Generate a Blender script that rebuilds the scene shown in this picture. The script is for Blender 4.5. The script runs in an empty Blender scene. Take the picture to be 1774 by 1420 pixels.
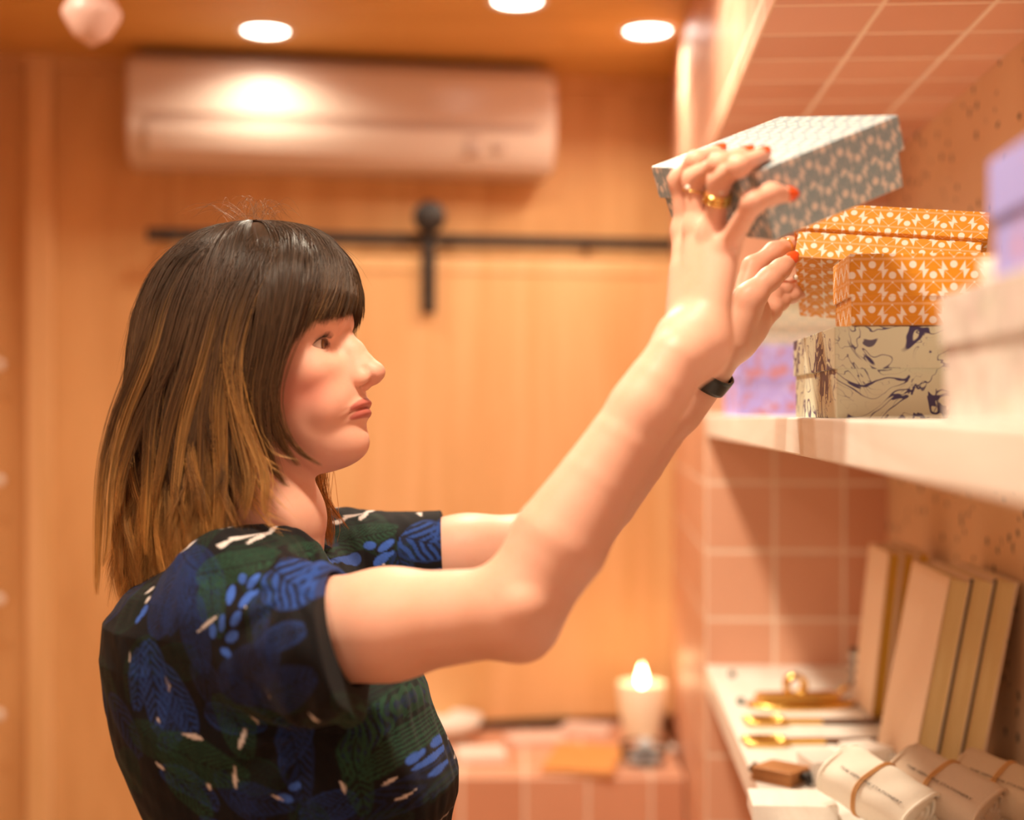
import bpy, bmesh, math, random
import numpy as np
from mathutils import Vector, Matrix, Euler

random.seed(4); rng = np.random.default_rng(4)
scene = bpy.context.scene
COL = scene.collection

# ------------------------------------------------------------------ camera
EYE = 1.45                      # height of the lens above the floor
FPX = 2464.0                    # focal length in pixels of the 1774 px wide frame
cam_d = bpy.data.cameras.new('camera'); cam = bpy.data.objects.new('camera', cam_d); COL.objects.link(cam)
cam.location = (0, 0, EYE); cam.rotation_euler = (math.pi/2, 0, 0)
cam_d.sensor_width = 36; cam_d.lens = 50; cam_d.shift_y = 4/1774
cam_d.clip_start = .05
cam_d.dof.use_dof = True; cam_d.dof.focus_distance = 1.435; cam_d.dof.aperture_fstop = 2.0
scene.camera = cam
# ------------------------------------------------------------------ look
vs = scene.view_settings
vs.view_transform = 'Standard'; vs.look = 'None'; vs.gamma = 1; vs.use_curve_mapping = False
vs.exposure = 0.0
scene.cycles.use_denoising = True
scene.cycles.max_bounces = 8
scene.cycles.sample_clamp_indirect = 6
world = bpy.data.worlds.new('world'); scene.world = world; world.use_nodes = True
world.node_tree.nodes['Background'].inputs[0].default_value = (1, .86, .7, 1)
world.node_tree.nodes['Background'].inputs[1].default_value = .2
# ------------------------------------------------------------------ lamps (the shop's recessed ceiling lights)
CEIL = EYE + .93
def area(name, loc, power, size=.12, col=(1, .87, .665), target=None, spread=math.radians(150)):
    l = bpy.data.lights.new(name, 'AREA'); l.shape = 'DISK'; l.size = size; l.energy = power
    l.color = col; l.spread = spread
    o = bpy.data.objects.new(name, l); COL.objects.link(o); o.location = loc
    if target is not None:
        o.rotation_euler = (Vector(target) - Vector(loc)).to_track_quat('-Z', 'Y').to_euler()
    return o
DOWN = [(-.60, 3.46), (.012, 3.21), (.33, 3.46),
        (-.95, 2.1), (-.06, 2.2), (-.75, .55), (-.1, .95), (-1.0, -.8), (.0, -.8)]
POW = [2.6, 4.5, 4, 5.5, 16, 5.5, 13.5, 5, 4.5]
for (x, y), pw in zip(DOWN, POW):
    area('ceiling_lamp', (x, y, CEIL - .03), pw)
# large soft fill light added behind the photographer; no window stands there
area('fill_light', (-.7, -1.35, 1.6), 7, 1.3, (1, .83, .66), (-.1, 1.4, 1.35), math.radians(170))

# ------------------------------------------------------------------ helpers
SA = math.atan(.0609)           # the shelf wall runs 3.5 degrees off the view direction
CA_, SN_ = math.cos(SA), math.sin(SA)
def S(u, v, z): return Vector((u*CA_ + v*SN_, -u*SN_ + v*CA_, z))
def U(px, py, Y): return Vector(((px-887)/FPX*Y, Y, EYE + (714-py)/FPX*Y))
def tag(o, label=None, cat=None, group=None, kind=None):
    if label: o['label'] = label
    if cat: o['category'] = cat
    if group: o['group'] = group
    if kind: o['kind'] = kind
    return o
def empty(name, loc=(0, 0, 0), rot=(0, 0, 0), label=None, cat=None, group=None):
    o = bpy.data.objects.new(name, None); COL.objects.link(o); o.location = loc; o.rotation_euler = rot
    o.empty_display_size = .05
    return tag(o, label, cat, group)
def link(name, me, mat=None, parent=None, smooth=False):
    o = bpy.data.objects.new(name, me); COL.objects.link(o)
    if mat: me.materials.append(mat)
    if parent: o.parent = parent
    if smooth: me.polygons.foreach_set('use_smooth', [True]*len(me.polygons))
    return o
def npmesh(name, V, F, cols=None):
    V = np.asarray(V, np.float32); F = np.asarray(F, np.int32); k = F.shape[1]
    me = bpy.data.meshes.new(name)
    me.vertices.add(len(V)); me.vertices.foreach_set('co', V.ravel())
    me.loops.add(F.size); me.loops.foreach_set('vertex_index', F.ravel())
    me.polygons.add(len(F)); me.polygons.foreach_set('loop_start', np.arange(0, F.size, k, dtype=np.int32))
    me.update(calc_edges=True)
    if cols is not None:
        a = me.color_attributes.new('tint', 'FLOAT_COLOR', 'POINT')
        c = np.ones((len(V), 4), np.float32); c[:, :cols.shape[1]] = cols
        a.data.foreach_set('color', c.ravel())
    return me
def box_uv(me):
    uv = me.uv_layers.new(name='UVMap')
    for p in me.polygons:
        n = p.normal; a = max(range(3), key=lambda i: abs(n[i]))
        for li in p.loop_indices:
            c = me.vertices[me.loops[li].vertex_index].co
            uv.data[li].uv = ((c.y, c.z), (c.x, c.z), (c.x, c.y))[a]
def bm_box(bm, lo, hi, bevel=0, seg=2):
    lo = Vector(lo); hi = Vector(hi)
    r = bmesh.ops.create_cube(bm, size=1)
    for v in r['verts']:
        v.co = Vector([lo[i] + (v.co[i]+.5)*(hi[i]-lo[i]) for i in range(3)])
    if bevel:
        es = {e for v in r['verts'] for e in v.link_edges}
        bmesh.ops.bevel(bm, geom=list(es), offset=bevel, segments=seg, affect='EDGES', profile=.5)
def bm_obj(name, bm, mat=None, parent=None, smooth=False, uv=True):
    me = bpy.data.meshes.new(name); bm.normal_update(); bm.to_mesh(me); bm.free()
    if uv: box_uv(me)
    return link(name, me, mat, parent, smooth)
def box(name, lo, hi, mat, parent=None, bevel=0, seg=2):
    bm = bmesh.new(); bm_box(bm, lo, hi, bevel, seg); return bm_obj(name, bm, mat, parent)
def lathe(bm, prof, seg=32, c=(0, 0, 0)):
    rings = []
    for r, z in prof:
        if r < 1e-6: rings.append([bm.verts.new((c[0], c[1], c[2]+z))])
        else: rings.append([bm.verts.new((c[0]+r*math.cos(2*math.pi*i/seg), c[1]+r*math.sin(2*math.pi*i/seg), c[2]+z)) for i in range(seg)])
    for a, b in zip(rings, rings[1:]):
        for i in range(seg):
            j = (i+1) % seg
            if len(a) == 1 and len(b) == 1: continue
            if len(a) == 1: bm.faces.new((a[0], b[j], b[i]))
            elif len(b) == 1: bm.faces.new((a[i], a[j], b[0]))
            else: bm.faces.new((a[i], a[j], b[j], b[i]))
    bmesh.ops.recalc_face_normals(bm, faces=bm.faces)
def tube(bm, pts, rad, seg=10, closed=False, cap=True):
    pts = [Vector(p) for p in pts]; n = len(pts); rings = []
    if not hasattr(rad, '__len__'): rad = [rad]*n
    up = None
    for i in range(n):
        if closed: t = pts[(i+1) % n] - pts[i-1]
        else: t = pts[min(i+1, n-1)] - pts[max(i-1, 0)]
        t.normalize()
        if up is None: up = t.orthogonal().normalized()
        up = (up - t*up.dot(t)).normalized(); s = t.cross(up)
        rings.append([bm.verts.new(pts[i] + (up*math.cos(2*math.pi*k/seg) + s*math.sin(2*math.pi*k/seg))*rad[i]) for k in range(seg)])
    m = n if closed else n-1
    for i in range(m):
        a, b = rings[i], rings[(i+1) % n]
        for k in range(seg):
            bm.faces.new((a[k], a[(k+1) % seg], b[(k+1) % seg], b[k]))
    if cap and not closed:
        bm.faces.new(rings[0][::-1]); bm.faces.new(rings[-1])
    bmesh.ops.recalc_face_normals(bm, faces=bm.faces)

# ------------------------------------------------------------------ shader helpers
class X:
    """tiny expression builder over shader Math nodes"""
    def __init__(s, nt, v): s.nt = nt; s.v = v
    def _op(s, op, o=None, o2=None, rev=False):
        n = s.nt.nodes.new('ShaderNodeMath'); n.operation = op
        args = [s.v] if o is None else ([o, s.v] if rev else [s.v, o])
        if o2 is not None: args.append(o2)
        for i, a in enumerate(args):
            if isinstance(a, X): a = a.v
            if isinstance(a, (int, float)): n.inputs[i].default_value = a
            else: s.nt.links.new(a, n.inputs[i])
        return X(s.nt, n.outputs[0])
    def __add__(s, o): return s._op('ADD', o)
    __radd__ = __add__
    def __sub__(s, o): return s._op('SUBTRACT', o)
    def __rsub__(s, o): return s._op('SUBTRACT', o, rev=True)
    def __mul__(s, o): return s._op('MULTIPLY', o)
    __rmul__ = __mul__
    def __truediv__(s, o): return s._op('DIVIDE', o)
    def abs(s): return s._op('ABSOLUTE')
    def fr(s): return s._op('FRACT')
    def fl(s): return s._op('FLOOR')
    def sqrt(s): return s._op('SQRT')
    def sin(s): return s._op('SINE')
    def lt(s, o): return s._op('LESS_THAN', o)
    def gt(s, o): return s._op('GREATER_THAN', o)
    def mx(s, o): return s._op('MAXIMUM', o)
    def mn(s, o): return s._op('MINIMUM', o)
    def step(s, e, w):      # soft step above e
        n = s.nt.nodes.new('ShaderNodeMapRange'); n.interpolation_type = 'SMOOTHSTEP'
        s.nt.links.new(s.v, n.inputs[0]); n.inputs[1].default_value = e-w; n.inputs[2].default_value = e+w
        return X(s.nt, n.outputs[0])
def newmat(name, rough=.6, spec=.5, col=None, metal=0):
    m = bpy.data.materials.new(name); m.use_nodes = True; nt = m.node_tree
    b = nt.nodes['Principled BSDF']
    b.inputs['Roughness'].default_value = rough; b.inputs['Specular IOR Level'].default_value = spec
    b.inputs['Metallic'].default_value = metal
    if col is not None: b.inputs['Base Color'].default_value = (*col, 1)
    return m, nt, b
def coord(nt, kind='Object', scale=(1, 1, 1), loc=(0, 0, 0), rot=(0, 0, 0)):
    t = nt.nodes.new('ShaderNodeTexCoord'); mp = nt.nodes.new('ShaderNodeMapping')
    mp.inputs['Scale'].default_value = scale; mp.inputs['Location'].default_value = loc; mp.inputs['Rotation'].default_value = rot
    nt.links.new(t.outputs[kind], mp.inputs[0]); return mp.outputs[0]
def xyz(nt, vec):
    s = nt.nodes.new('ShaderNodeSeparateXYZ'); nt.links.new(vec, s.inputs[0])
    return X(nt, s.outputs[0]), X(nt, s.outputs[1]), X(nt, s.outputs[2])
def noise(nt, vec, scale, detail=3, rough=.5, dist=0):
    n = nt.nodes.new('ShaderNodeTexNoise'); nt.links.new(vec, n.inputs['Vector'])
    n.inputs['Scale'].default_value = scale; n.inputs['Detail'].default_value = detail
    n.inputs['Roughness'].default_value = rough; n.inputs['Distortion'].default_value = dist
    return n
def ramp(nt, fac, stops, interp='LINEAR'):
    r = nt.nodes.new('ShaderNodeValToRGB'); r.color_ramp.interpolation = interp
    if isinstance(fac, X): fac = fac.v
    nt.links.new(fac, r.inputs[0]); cr = r.color_ramp
    while len(cr.elements) < len(stops): cr.elements.new(.5)
    for e, (p, c) in zip(cr.elements, stops): e.position = p; e.color = (*c, 1)
    return r.outputs[0]
def mix(nt, fac, a, b, mode='MIX'):
    m = nt.nodes.new('ShaderNodeMix'); m.data_type = 'RGBA'; m.blend_type = mode
    if isinstance(fac, X): fac = fac.v
    for i, v in ((0, fac), (6, a), (7, b)):
        if isinstance(v, (int, float)): m.inputs[i].default_value = v
        elif isinstance(v, tuple): m.inputs[i].default_value = (*v, 1)
        else: nt.links.new(v, m.inputs[i])
    return m.outputs[2]
def bump(nt, b, h, strength=.3, dist=.001):
    n = nt.nodes.new('ShaderNodeBump'); n.inputs['Strength'].default_value = strength; n.inputs['Distance'].default_value = dist
    if isinstance(h, X): h = h.v
    nt.links.new(h, n.inputs['Height']); nt.links.new(n.outputs[0], b.inputs['Normal'])
def simple(name, col, rough=.6, metal=0, vary=.12, scale=30, spec=.5, emit=None, es=0):
    m, nt, b = newmat(name, rough, spec, metal=metal)
    n = noise(nt, coord(nt), scale)
    c = mix(nt, n.outputs[0], tuple(x*(1-vary) for x in col), tuple(min(1, x*(1+vary)) for x in col))
    nt.links.new(c, b.inputs['Base Color'])
    if emit: b.inputs['Emission Color'].default_value = (*emit, 1); b.inputs['Emission Strength'].default_value = es
    return m

def wood(name, c1, c2, rough=.5, scale=1.0, axis='z'):
    m, nt, b = newmat(name, rough, .35)
    sc = {'z': (6, 6, .6), 'x': (.6, 6, 6), 'y': (6, .6, 6)}[axis]
    v = coord(nt, scale=tuple(s*scale for s in sc))
    n1 = noise(nt, v, 1.0, 2, .5, 2.2); n2 = noise(nt, v, 9, 4, .6, .6)
    big = noise(nt, coord(nt), .9, 1)
    f = X(nt, n1.outputs[0])*.65 + X(nt, n2.outputs[0])*.25 + X(nt, big.outputs[0])*.2
    c = ramp(nt, f, [(.38, c1), (.68, c2)])
    nt.links.new(c, b.inputs['Base Color']); bump(nt, b, n2.outputs[0], .08)
    return m
M = {}
M['ply'] = wood('birch_plywood', (.62, .33, .13), (.76, .45, .20))
M['ply_ceiling'] = wood('plywood_ceiling', (.64, .36, .10), (.74, .44, .14), .55, 1, 'x')
M['door'] = wood('door_wood', (.70, .40, .17), (.82, .50, .25))
M['trim'] = wood('pale_trim', (.74, .45, .2), (.86, .56, .30))
M['ash'] = wood('whitewashed_ash', (.84, .77, .70), (.93, .88, .82), .35, 3, 'y')
M['floor'] = wood('oak_floor', (.35, .2, .1), (.5, .3, .16), .4, 1.2, 'y')

def tile_mat(name, T=.131, off=(0, 0), grout=(.90, .70, .56)):
    m, nt, b = newmat(name, .32, .45)
    u, v, _ = xyz(nt, coord(nt, 'UV'))
    uu = (u - off[0])/T; vv = (v - off[1])/T
    cu = uu.fl(); cv = vv.fl()
    du = (uu.fr()-.5).abs(); dv = (vv.fr()-.5).abs()
    g = du.mx(dv).step(.475, .012)
    h = ((cu*12.9898 + cv*78.233).sin()*43758.5).fr()
    n = noise(nt, coord(nt), 5, 3)
    f = h*.55 + X(nt, n.outputs[0])*.45
    c = ramp(nt, f, [(.15, (.64, .29, .175)), (.85, (.78, .42, .28))])
    c2 = mix(nt, g, c, grout)
    nt.links.new(c2, b.inputs['Base Color'])
    r = g*.45 + .40; nt.links.new(r.v, b.inputs['Roughness'])
    bump(nt, b, 1-g, .5, .0015)
    return m
M['tile'] = tile_mat('terracotta_pink_tile', .131, (.205, .005))
M['tile_bench'] = tile_mat('bench_tile', .148, (.03, .597), (.9, .72, .6))

def terrazzo():
    m, nt, b = newmat('speckled_wall_panel', .5, .4)
    v = coord(nt)
    big = noise(nt, v, 2.5, 3)
    base = ramp(nt, big.outputs[0], [(.35, (.70, .45, .27)), (.65, (.82, .58, .38))])
    wv = nt.nodes.new('ShaderNodeTexVoronoi'); nt.links.new(v, wv.inputs['Vector']); wv.inputs['Scale'].default_value = 42
    rnd = nt.nodes.new('ShaderNodeSeparateColor'); nt.links.new(wv.outputs['Color'], rnd.inputs[0])
    n2 = noise(nt, v, 130, 2)
    d = X(nt, wv.outputs['Distance']) + (X(nt, n2.outputs[0])-.5)*.5
    spot = d.lt(.30)*X(nt, rnd.outputs[0]).gt(.80)
    c = mix(nt, spot, base, (.10, .075, .06))
    wv2 = nt.nodes.new('ShaderNodeTexVoronoi'); nt.links.new(v, wv2.inputs['Vector']); wv2.inputs['Scale'].default_value = 70
    r2 = nt.nodes.new('ShaderNodeSeparateColor'); nt.links.new(wv2.outputs['Color'], r2.inputs[0])
    sp2 = X(nt, wv2.outputs['Distance']).lt(.22)*X(nt, r2.outputs[0]).gt(.85)
    c = mix(nt, sp2, c, (.30, .2, .14))
    nt.links.new(c, b.inputs['Base Color']); return m
M['terrazzo'] = terrazzo()

def print_mat(name, bg, fg, rough=.5, P=37.5, Hb=21.0, mark=1.0, off=(0, 0), line=.4, soft=.25, fibre=.12):
    """block print: dots, bolts of two triangles and thin diamond lines; uv in metres"""
    m, nt, b = newmat(name, rough, .4)
    u, v, _ = xyz(nt, coord(nt, 'UV'))
    x = ((u*1000+off[0])/P).fr(); x = (x-.5).abs()*P          # 0 .. P/2
    ya = (v*1000+off[1])/Hb; y = (ya.fr()-.5)*Hb
    h = P/2; s = soft
    def disc(cx, cy, r):
        dx = x-cx; dy = y-cy
        return (r - (dx*dx+dy*dy).sqrt()).step(0, s)
    def half(ax, ay, bx, by):   # positive to the left of a->b
        L = math.hypot(bx-ax, by-ay)
        return ((y-ay)*((bx-ax)/L) - (x-ax)*((by-ay)/L)).step(0, s)
    def tri(a, b_, c):
        return half(*a, *b_)*half(*b_, *c)*half(*c, *a)
    q = h/18.75
    f = disc(0, 5.0, 3.4).mx(disc(h, -5.0, 3.4))
    f = f.mx(disc(h, 9.3, .9)).mx(disc(0, -9.3, .9))
    f = f.mx(tri((5.0*q, -.6), (11*q, -.6), (10.6*q, 8.6))).mx(tri((8.6*q, .6), (9.4*q, -8.6), (14.8*q, .6)))
    # thin diamond line
    L = math.hypot(h, 18.6)
    ln = (((y+9.3)*(h/L) - x*(18.6/L)).abs())
    f = f.mx((line*.5 - ln).step(0, s)*.8)
    hl = (y.abs()-9.9).abs()
    f2 = (.35-hl).step(0, s)*.35
    f = f.mx(f2)
    n = noise(nt, coord(nt, 'UV', (30, 900, 1)), 1, 2)
    bgc = mix(nt, X(nt, n.outputs[0]).v, tuple(c*(1-fibre) for c in bg), tuple(min(1, c*(1+fibre)) for c in bg))
    c = mix(nt, f*mark, bgc, fg)
    nt.links.new(c, b.inputs['Base Color']); bump(nt, b, n.outputs[0], .12, .0004)
    return m
M['orange'] = print_mat('orange_block_print', (.78, .31, .014), (.93, .83, .75))
M['grey'] = print_mat('grey_block_print', (.29, .375, .42), (.82, .72, .65), P=32, Hb=18, mark=.9, line=.25)
M['grey_far'] = print_mat('sage_block_print', (.50, .50, .42), (.85, .66, .5), P=30, Hb=20, mark=.7)

def marble(name, bg, ink, scale=16, w=.035, dist=2.4, seed=0):
    m, nt, b = newmat(name, .45, .4)
    v = coord(nt, 'Object', loc=(seed, seed*.3, 0))
    wp = noise(nt, v, scale*.8, 2, .5, .4)
    vm = nt.nodes.new('ShaderNodeVectorMath'); vm.operation = 'MULTIPLY_ADD'
    nt.links.new(wp.outputs['Color'], vm.inputs[0]); vm.inputs[1].default_value = (.09, .09, .09); nt.links.new(v, vm.inputs[2])
    a = noise(nt, vm.outputs[0], scale*1.2, 1.5, .5, dist)
    w2 = noise(nt, v, scale*1.3, 1)
    wid = (X(nt, w2.outputs[0])-.40).mx(.03)*(w*7)
    d = (X(nt, a.outputs[0])-.5).abs()
    l1 = (wid - d).step(0, .006)
    bb = noise(nt, vm.outputs[0], scale*2.4, 1, .5, dist*1.2)
    d2 = (X(nt, bb.outputs[0])-.46).abs()
    l2 = (wid*.55 - d2 - .004).step(0, .006)*.9
    c = mix(nt, l1.mx(l2), bg, ink)
    nt.links.new(c, b.inputs['Base Color']); return m
M['marble'] = marble('indigo_marbled_paper', (.72, .76, .60), (.06, .05, .15), scale=11, w=.034)

def blotch(name, bg, fg, scale, lo, hi, fg2=None):
    m, nt, b = newmat(name, .55, .35)
    n = noise(nt, coord(nt), scale, 3, .6)
    c = mix(nt, X(nt, n.outputs[0]).step((lo+hi)/2, (hi-lo)/2), bg, fg)
    if fg2:
        n2 = noise(nt, coord(nt, loc=(3, 1, 2)), scale*1.7, 2)
        c = mix(nt, X(nt, n2.outputs[0]).step(.6, .05), c, fg2)
    nt.links.new(c, b.inputs['Base Color']); return m
M['lavender'] = blotch('lavender_flower_paper', (.42, .36, .84), (.52, .24, .34), 38, .5, .6, (.50, .44, .90))
M['lavender_near'] = blotch('lavender_soft_paper', (.37, .36, .80), (.56, .32, .50), 24, .56, .68)
M['blush'] = blotch('pale_floral_paper', (.68, .60, .55), (.56, .45, .42), 40, .45, .62, (.52, .50, .42))
M['white_box'] = simple('white_card', (.86, .80, .74), .5, vary=.04)
M['black'] = simple('black_steel', (.018, .014, .012), .45, 0, .2)
M['ac'] = simple('white_plastic', (.70, .57, .49), .24, 0, .02, 8)
M['ac_dark'] = simple('shaded_plastic_slot', (.50, .36, .30), .5, 0, .05)
M['brass'] = simple('polished_brass', (.86, .56, .16), .2, 1, .06)
M['gold'] = simple('gold_ring_metal', (.95, .66, .22), .15, 1, .03)
M['glow'] = simple('lamp_diffuser', (1, .95, .85), .5, 0, .01, emit=(1, .93, .82), es=14)
M['flame'] = simple('flame', (1, .9, .6), .5, 0, .01, emit=(1, .80, .45), es=22)
M['wax'] = simple('cream_wax', (.92, .80, .62), .45, 0, .03)
M['leather'] = simple('tan_leather', (.74, .33, .10), .5, 0, .1)
M['paper'] = simple('white_paper', (.88, .82, .76), .7, 0, .03)
M['pinkpaper'] = simple('pink_paper', (.85, .62, .54), .7, 0, .05)
M['cloth_white'] = simple('white_canvas', (.90, .83, .72), .8, 0, .04, 300)
M['cloth_beige'] = simple('beige_canvas', (.66, .50, .37), .8, 0, .05, 300)
M['cloth_tan'] = simple('tan_canvas', (.62, .45, .30), .8, 0, .05, 300)
M['elastic'] = simple('orange_elastic', (.66, .34, .12), .5, 0, .08, 400)
M['nail'] = simple('orange_nail_polish', (.85, .10, .02), .18, 0, .05)
M['nutwood'] = wood('walnut_block', (.30, .12, .04), (.55, .25, .09), .45, 8, 'x')
M['darkwood'] = simple('dark_wood_handle', (.16, .08, .045), .45, 0, .2)
M['ink'] = simple('black_ink', (.05, .04, .035), .7, 0, .05)
M['pearl'] = simple('pearl', (.9, .86, .8), .2, 0, .02)
M['band'] = simple('black_watch_strap', (.02, .016, .013), .35, 0, .2)
# ================================================================== the room
def struct(o): o['kind'] = 'structure'; return o
WALL = lambda x: 3.92 + .167*x          # the timber back wall stands a little askew
WANG = math.atan(.167)
def wallbox(name, x0, x1, z0, z1, t0, t1, mat, parent=None, bevel=0):
    """box lying against the back wall between world x0..x1; t = distance out of the wall"""
    o = box(name, (0, -t1, 0), ((x1-x0)/math.cos(WANG), -t0, z1-z0), mat, parent, bevel)
    o.location = (x0, WALL(x0), z0); o.rotation_euler = (0, 0, WANG); return o
struct(box('floor', (-2.2, -1.8, -.1), (1.2, 4.9, 0), M['floor']))
struct(box('ceiling', (-2.2, -1.8, CEIL), (1.2, 4.9, CEIL+.1), M['ply_ceiling']))
bw = struct(wallbox('wall_back', -1.8, 1.0, 0, CEIL, -.1, 0, M['ply']))
lw = struct(box('wall_left', (-.1, -1.7, 0), (0, 3.75, CEIL), M['ply'])); lw.location = (-1.58, 0, 0); lw.rotation_euler = (0, 0, -SA)
struct(box('wall_front', (-2.0, -1.8, 0), (1.0, -1.7, CEIL), M['ply']))
# tiled wall on the right with its two open niches
bm = bmesh.new()
NU0, NU1, NV = .205, .55, 2.75
bm_box(bm, (NU0, NV, 0), (.75, 4.35, CEIL))                  # pier beyond the niches
bm_box(bm, (NU0, -1.6, EYE+.483), (.75, NV, CEIL))           # head above the niche
bm_box(bm, (NU0+.02, -1.6, 0), (.75, NV, .36))               # plinth
wr = struct(bm_obj('wall_right', bm, M['tile'])); wr.rotation_euler = (0, 0, -SA)
wn = struct(box('wall_niche', (NU1, -1.6, .36), (.75, NV, EYE+.483), M['terrazzo'])); wn.rotation_euler = (0, 0, -SA)
# wall panel seams, corner strip
struct(wallbox('trim_1', -1.262, -1.198, 0, CEIL, 0, .03, M['trim'], bevel=.004))
for i, x in enumerate((-.90, -.25)):
    struct(wallbox('trim_%d' % (i+2), x, x+.035, EYE-.20, CEIL, 0, .006, M['ply']))
tp = struct(wallbox('trim_4', -1.6, .45, CEIL-.035, CEIL, 0, .02, M['ply']))

# sliding door on its black track
dr = empty('sliding_door', (-.50, WALL(-.5)-.06, 0), (0, 0, WANG), 'pale timber sliding door hanging from the black track on the back wall', 'door')
dw = .98/math.cos(WANG)
box('door_panel', (0, -.02, .62), (dw, .022, EYE+.415), M['door'], dr, .003)
box('door_frame', (-.0, -.024, EYE+.375), (dw, -.02, EYE+.415), M['trim'], dr, .003)
for xx in (0, dw-.09):
    box('door_stile', (xx, -.024, .62), (xx+.09, -.02, EYE+.375), M['trim'], dr, .003)
tk = empty('door_track', (-.96, WALL(-.96), EYE+.462), (0, 0, WANG), 'long black steel rail of the sliding door fixed along the back wall', 'rail')
box('rail', (0, -.075, -.016), (1.50, -.065, .016), M['black'], tk, .002)
for xx in (.05, .42, .8, 1.18, 1.45):
    bm = bmesh.new(); tube(bm, [(xx, 0, 0), (xx, -.082, 0)], .009, 12); bm_obj('standoff_bolt', bm, M['black'], tk, True)
hg = empty('door_hanger', (-.222, WALL(-.222)-.097, EYE+.462), (0, 0, WANG), 'black steel strap hanger with roller riding on the door track', 'hanger')
box('strap', (-.018, -.008, -.20), (.018, .0, .07), M['black'], hg, .004)
bm = bmesh.new(); lathe(bm, [(0, 0), (.040, 0), (.043, .004), (.034, .01), (.043, .016), (.040, .02), (0, .02)], 32)
wh = bm_obj('roller', bm, M['black'], hg, True); wh.rotation_euler = (math.pi/2, 0, 0); wh.location = (0, -.01, .055)
for zz in (-.17, -.12):
    bm = bmesh.new(); lathe(bm, [(0, .012), (.008, .012), (.011, 0), (0, 0)], 6)
    b_ = bm_obj('bolt_head', bm, M['black'], hg); b_.rotation_euler = (math.pi/2, 0, 0); b_.location = (0, -.008, zz)

# wall mounted air conditioner
acx0 = -1.0
ac = empty('air_conditioner', (acx0, WALL(acx0), EYE+.635), (0, 0, WANG), 'long white wall-mounted air conditioner unit under the timber ceiling', 'air conditioner')
def extrude_profile(bm, prof, x0, x1, inset=.012):
    n = len(prof); R = []
    cx = sum(p[0] for p in prof)/n; cz = sum(p[1] for p in prof)/n
    for x, s in ((x0, .94), (x0+inset*.3, .985), (x0+inset, 1), (x1-inset, 1), (x1-inset*.3, .985), (x1, .94)):
        R.append([bm.verts.new((x, cx+(p[0]-cx)*s, cz+(p[1]-cz)*s)) for p in prof])
    for a, b in zip(R, R[1:]):
        for i in range(n): bm.faces.new((a[i], a[(i+1) % n], b[(i+1) % n], b[i]))
    bm.faces.new(R[0][::-1]); bm.faces.new(R[-1]); bmesh.ops.recalc_face_normals(bm, faces=bm.faces)
W_ = 1.10
bm = bmesh.new(); extrude_profile(bm, [(0, .0), (-.10, -.003), (-.145, .008), (-.168, .035), (-.185, .07), (-.192, .11), (-.192, .2), (-.185, .245), (-.165, .265), (-.13, .272), (0, .272)], 0, W_)
o_ = bm_obj('housing', bm, M['ac'], ac); 
bm = bmesh.new(); extrude_profile(bm, [(-.186, .118), (-.198, .120), (-.2, .135), (-.2, .215), (-.193, .243), (-.17, .262), (-.165, .255), (-.184, .2)], .01, W_-.01)
bm_obj('front_panel', bm, M['ac'], ac)
bm = bmesh.new(); extrude_profile(bm, [(-.150, .012), (-.173, .038), (-.188, .07), (-.192, .096), (-.196, .096), (-.192, .068), (-.177, .034), (-.153, .007)], .05, W_-.05)
bm_obj('air_flap', bm, M['ac'], ac)
box('outlet_slot', (.05, -.1935, .098), (W_-.05, -.186, .115), M['ac_dark'], ac)
box('intake_grille', (.03, -.16, .268), (W_-.03, -.03, .2745), M['ac_dark'], ac)
box('display_window', (.86, -.197, .04), (.90, -.176, .085), M['ac_dark'], ac, .003)
box('badge', (.93, -.197, .05), (.965, -.176, .07), M['ac_dark'], ac, .003)

# recessed ceiling lights (three in view, the rest overhead)
def downlight(x, y, label):
    t = empty('ceiling_light', (x, y, CEIL), (0, 0, 0), label, 'ceiling light', 'recessed ceiling lights')
    bm = bmesh.new(); lathe(bm, [(.052, -.0005), (.056, -.006), (.066, -.006), (.070, -.0005)], 40); bm_obj('trim_ring', bm, M['white_box'], t, True)
    bm = bmesh.new(); lathe(bm, [(0, -.004), (.050, -.003), (.054, -.0005)], 40); bm_obj('diffuser', bm, M['glow'], t, True)
labs = ['round recessed ceiling light directly above the air conditioner', 'large recessed ceiling light cut by the top edge of the photo, middle of the three',
        'round recessed ceiling light nearest the pink tiled wall']
for i, (x, y) in enumerate(DOWN[:3]): downlight(x, y, labs[i])

# pendant out of focus in the upper left corner
pd = empty('pendant_lamp', (-.715, 2.42, CEIL), (0, 0, 0), 'small pinkish white pendant shade hanging at the upper left, out of focus', 'pendant lamp')
bm = bmesh.new(); tube(bm, [(0, 0, 0), (0, 0, -.19)], .003, 8); bm_obj('cord', bm, M['white_box'], pd)
bm = bmesh.new(); lathe(bm, [(.012, -.185), (.02, -.19), (.050, -.25), (.048, -.26), (.03, -.29), (.0, -.31)], 24)
bm_obj('shade', bm, simple('pink_enamel', (.85, .58, .52), .35, 0, .03), pd, True)

# pegs on the left wall, just entering the frame
for i, py in enumerate((632, 832, 1038, 1238)):
    p = U(-3, py, 3.55)
    pg = empty('wall_peg', p, (0, 0, -SA), ('highest', 'second highest', 'third highest', 'lowest')[i] + ' of the pale round pegs at the left edge of the photo', 'peg', 'pegs down the left wall')
    bm = bmesh.new(); tube(bm, [(-.085, 0, 0), (-.005, 0, 0)], .007, 12); bm_obj('dowel', bm, M['trim'], pg, True)
    bm = bmesh.new(); bmesh.ops.create_uvsphere(bm, u_segments=20, v_segments=12, radius=.014); bm_obj('knob', bm, M['white_box'], pg, True)
    for k in range(1): pass

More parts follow.
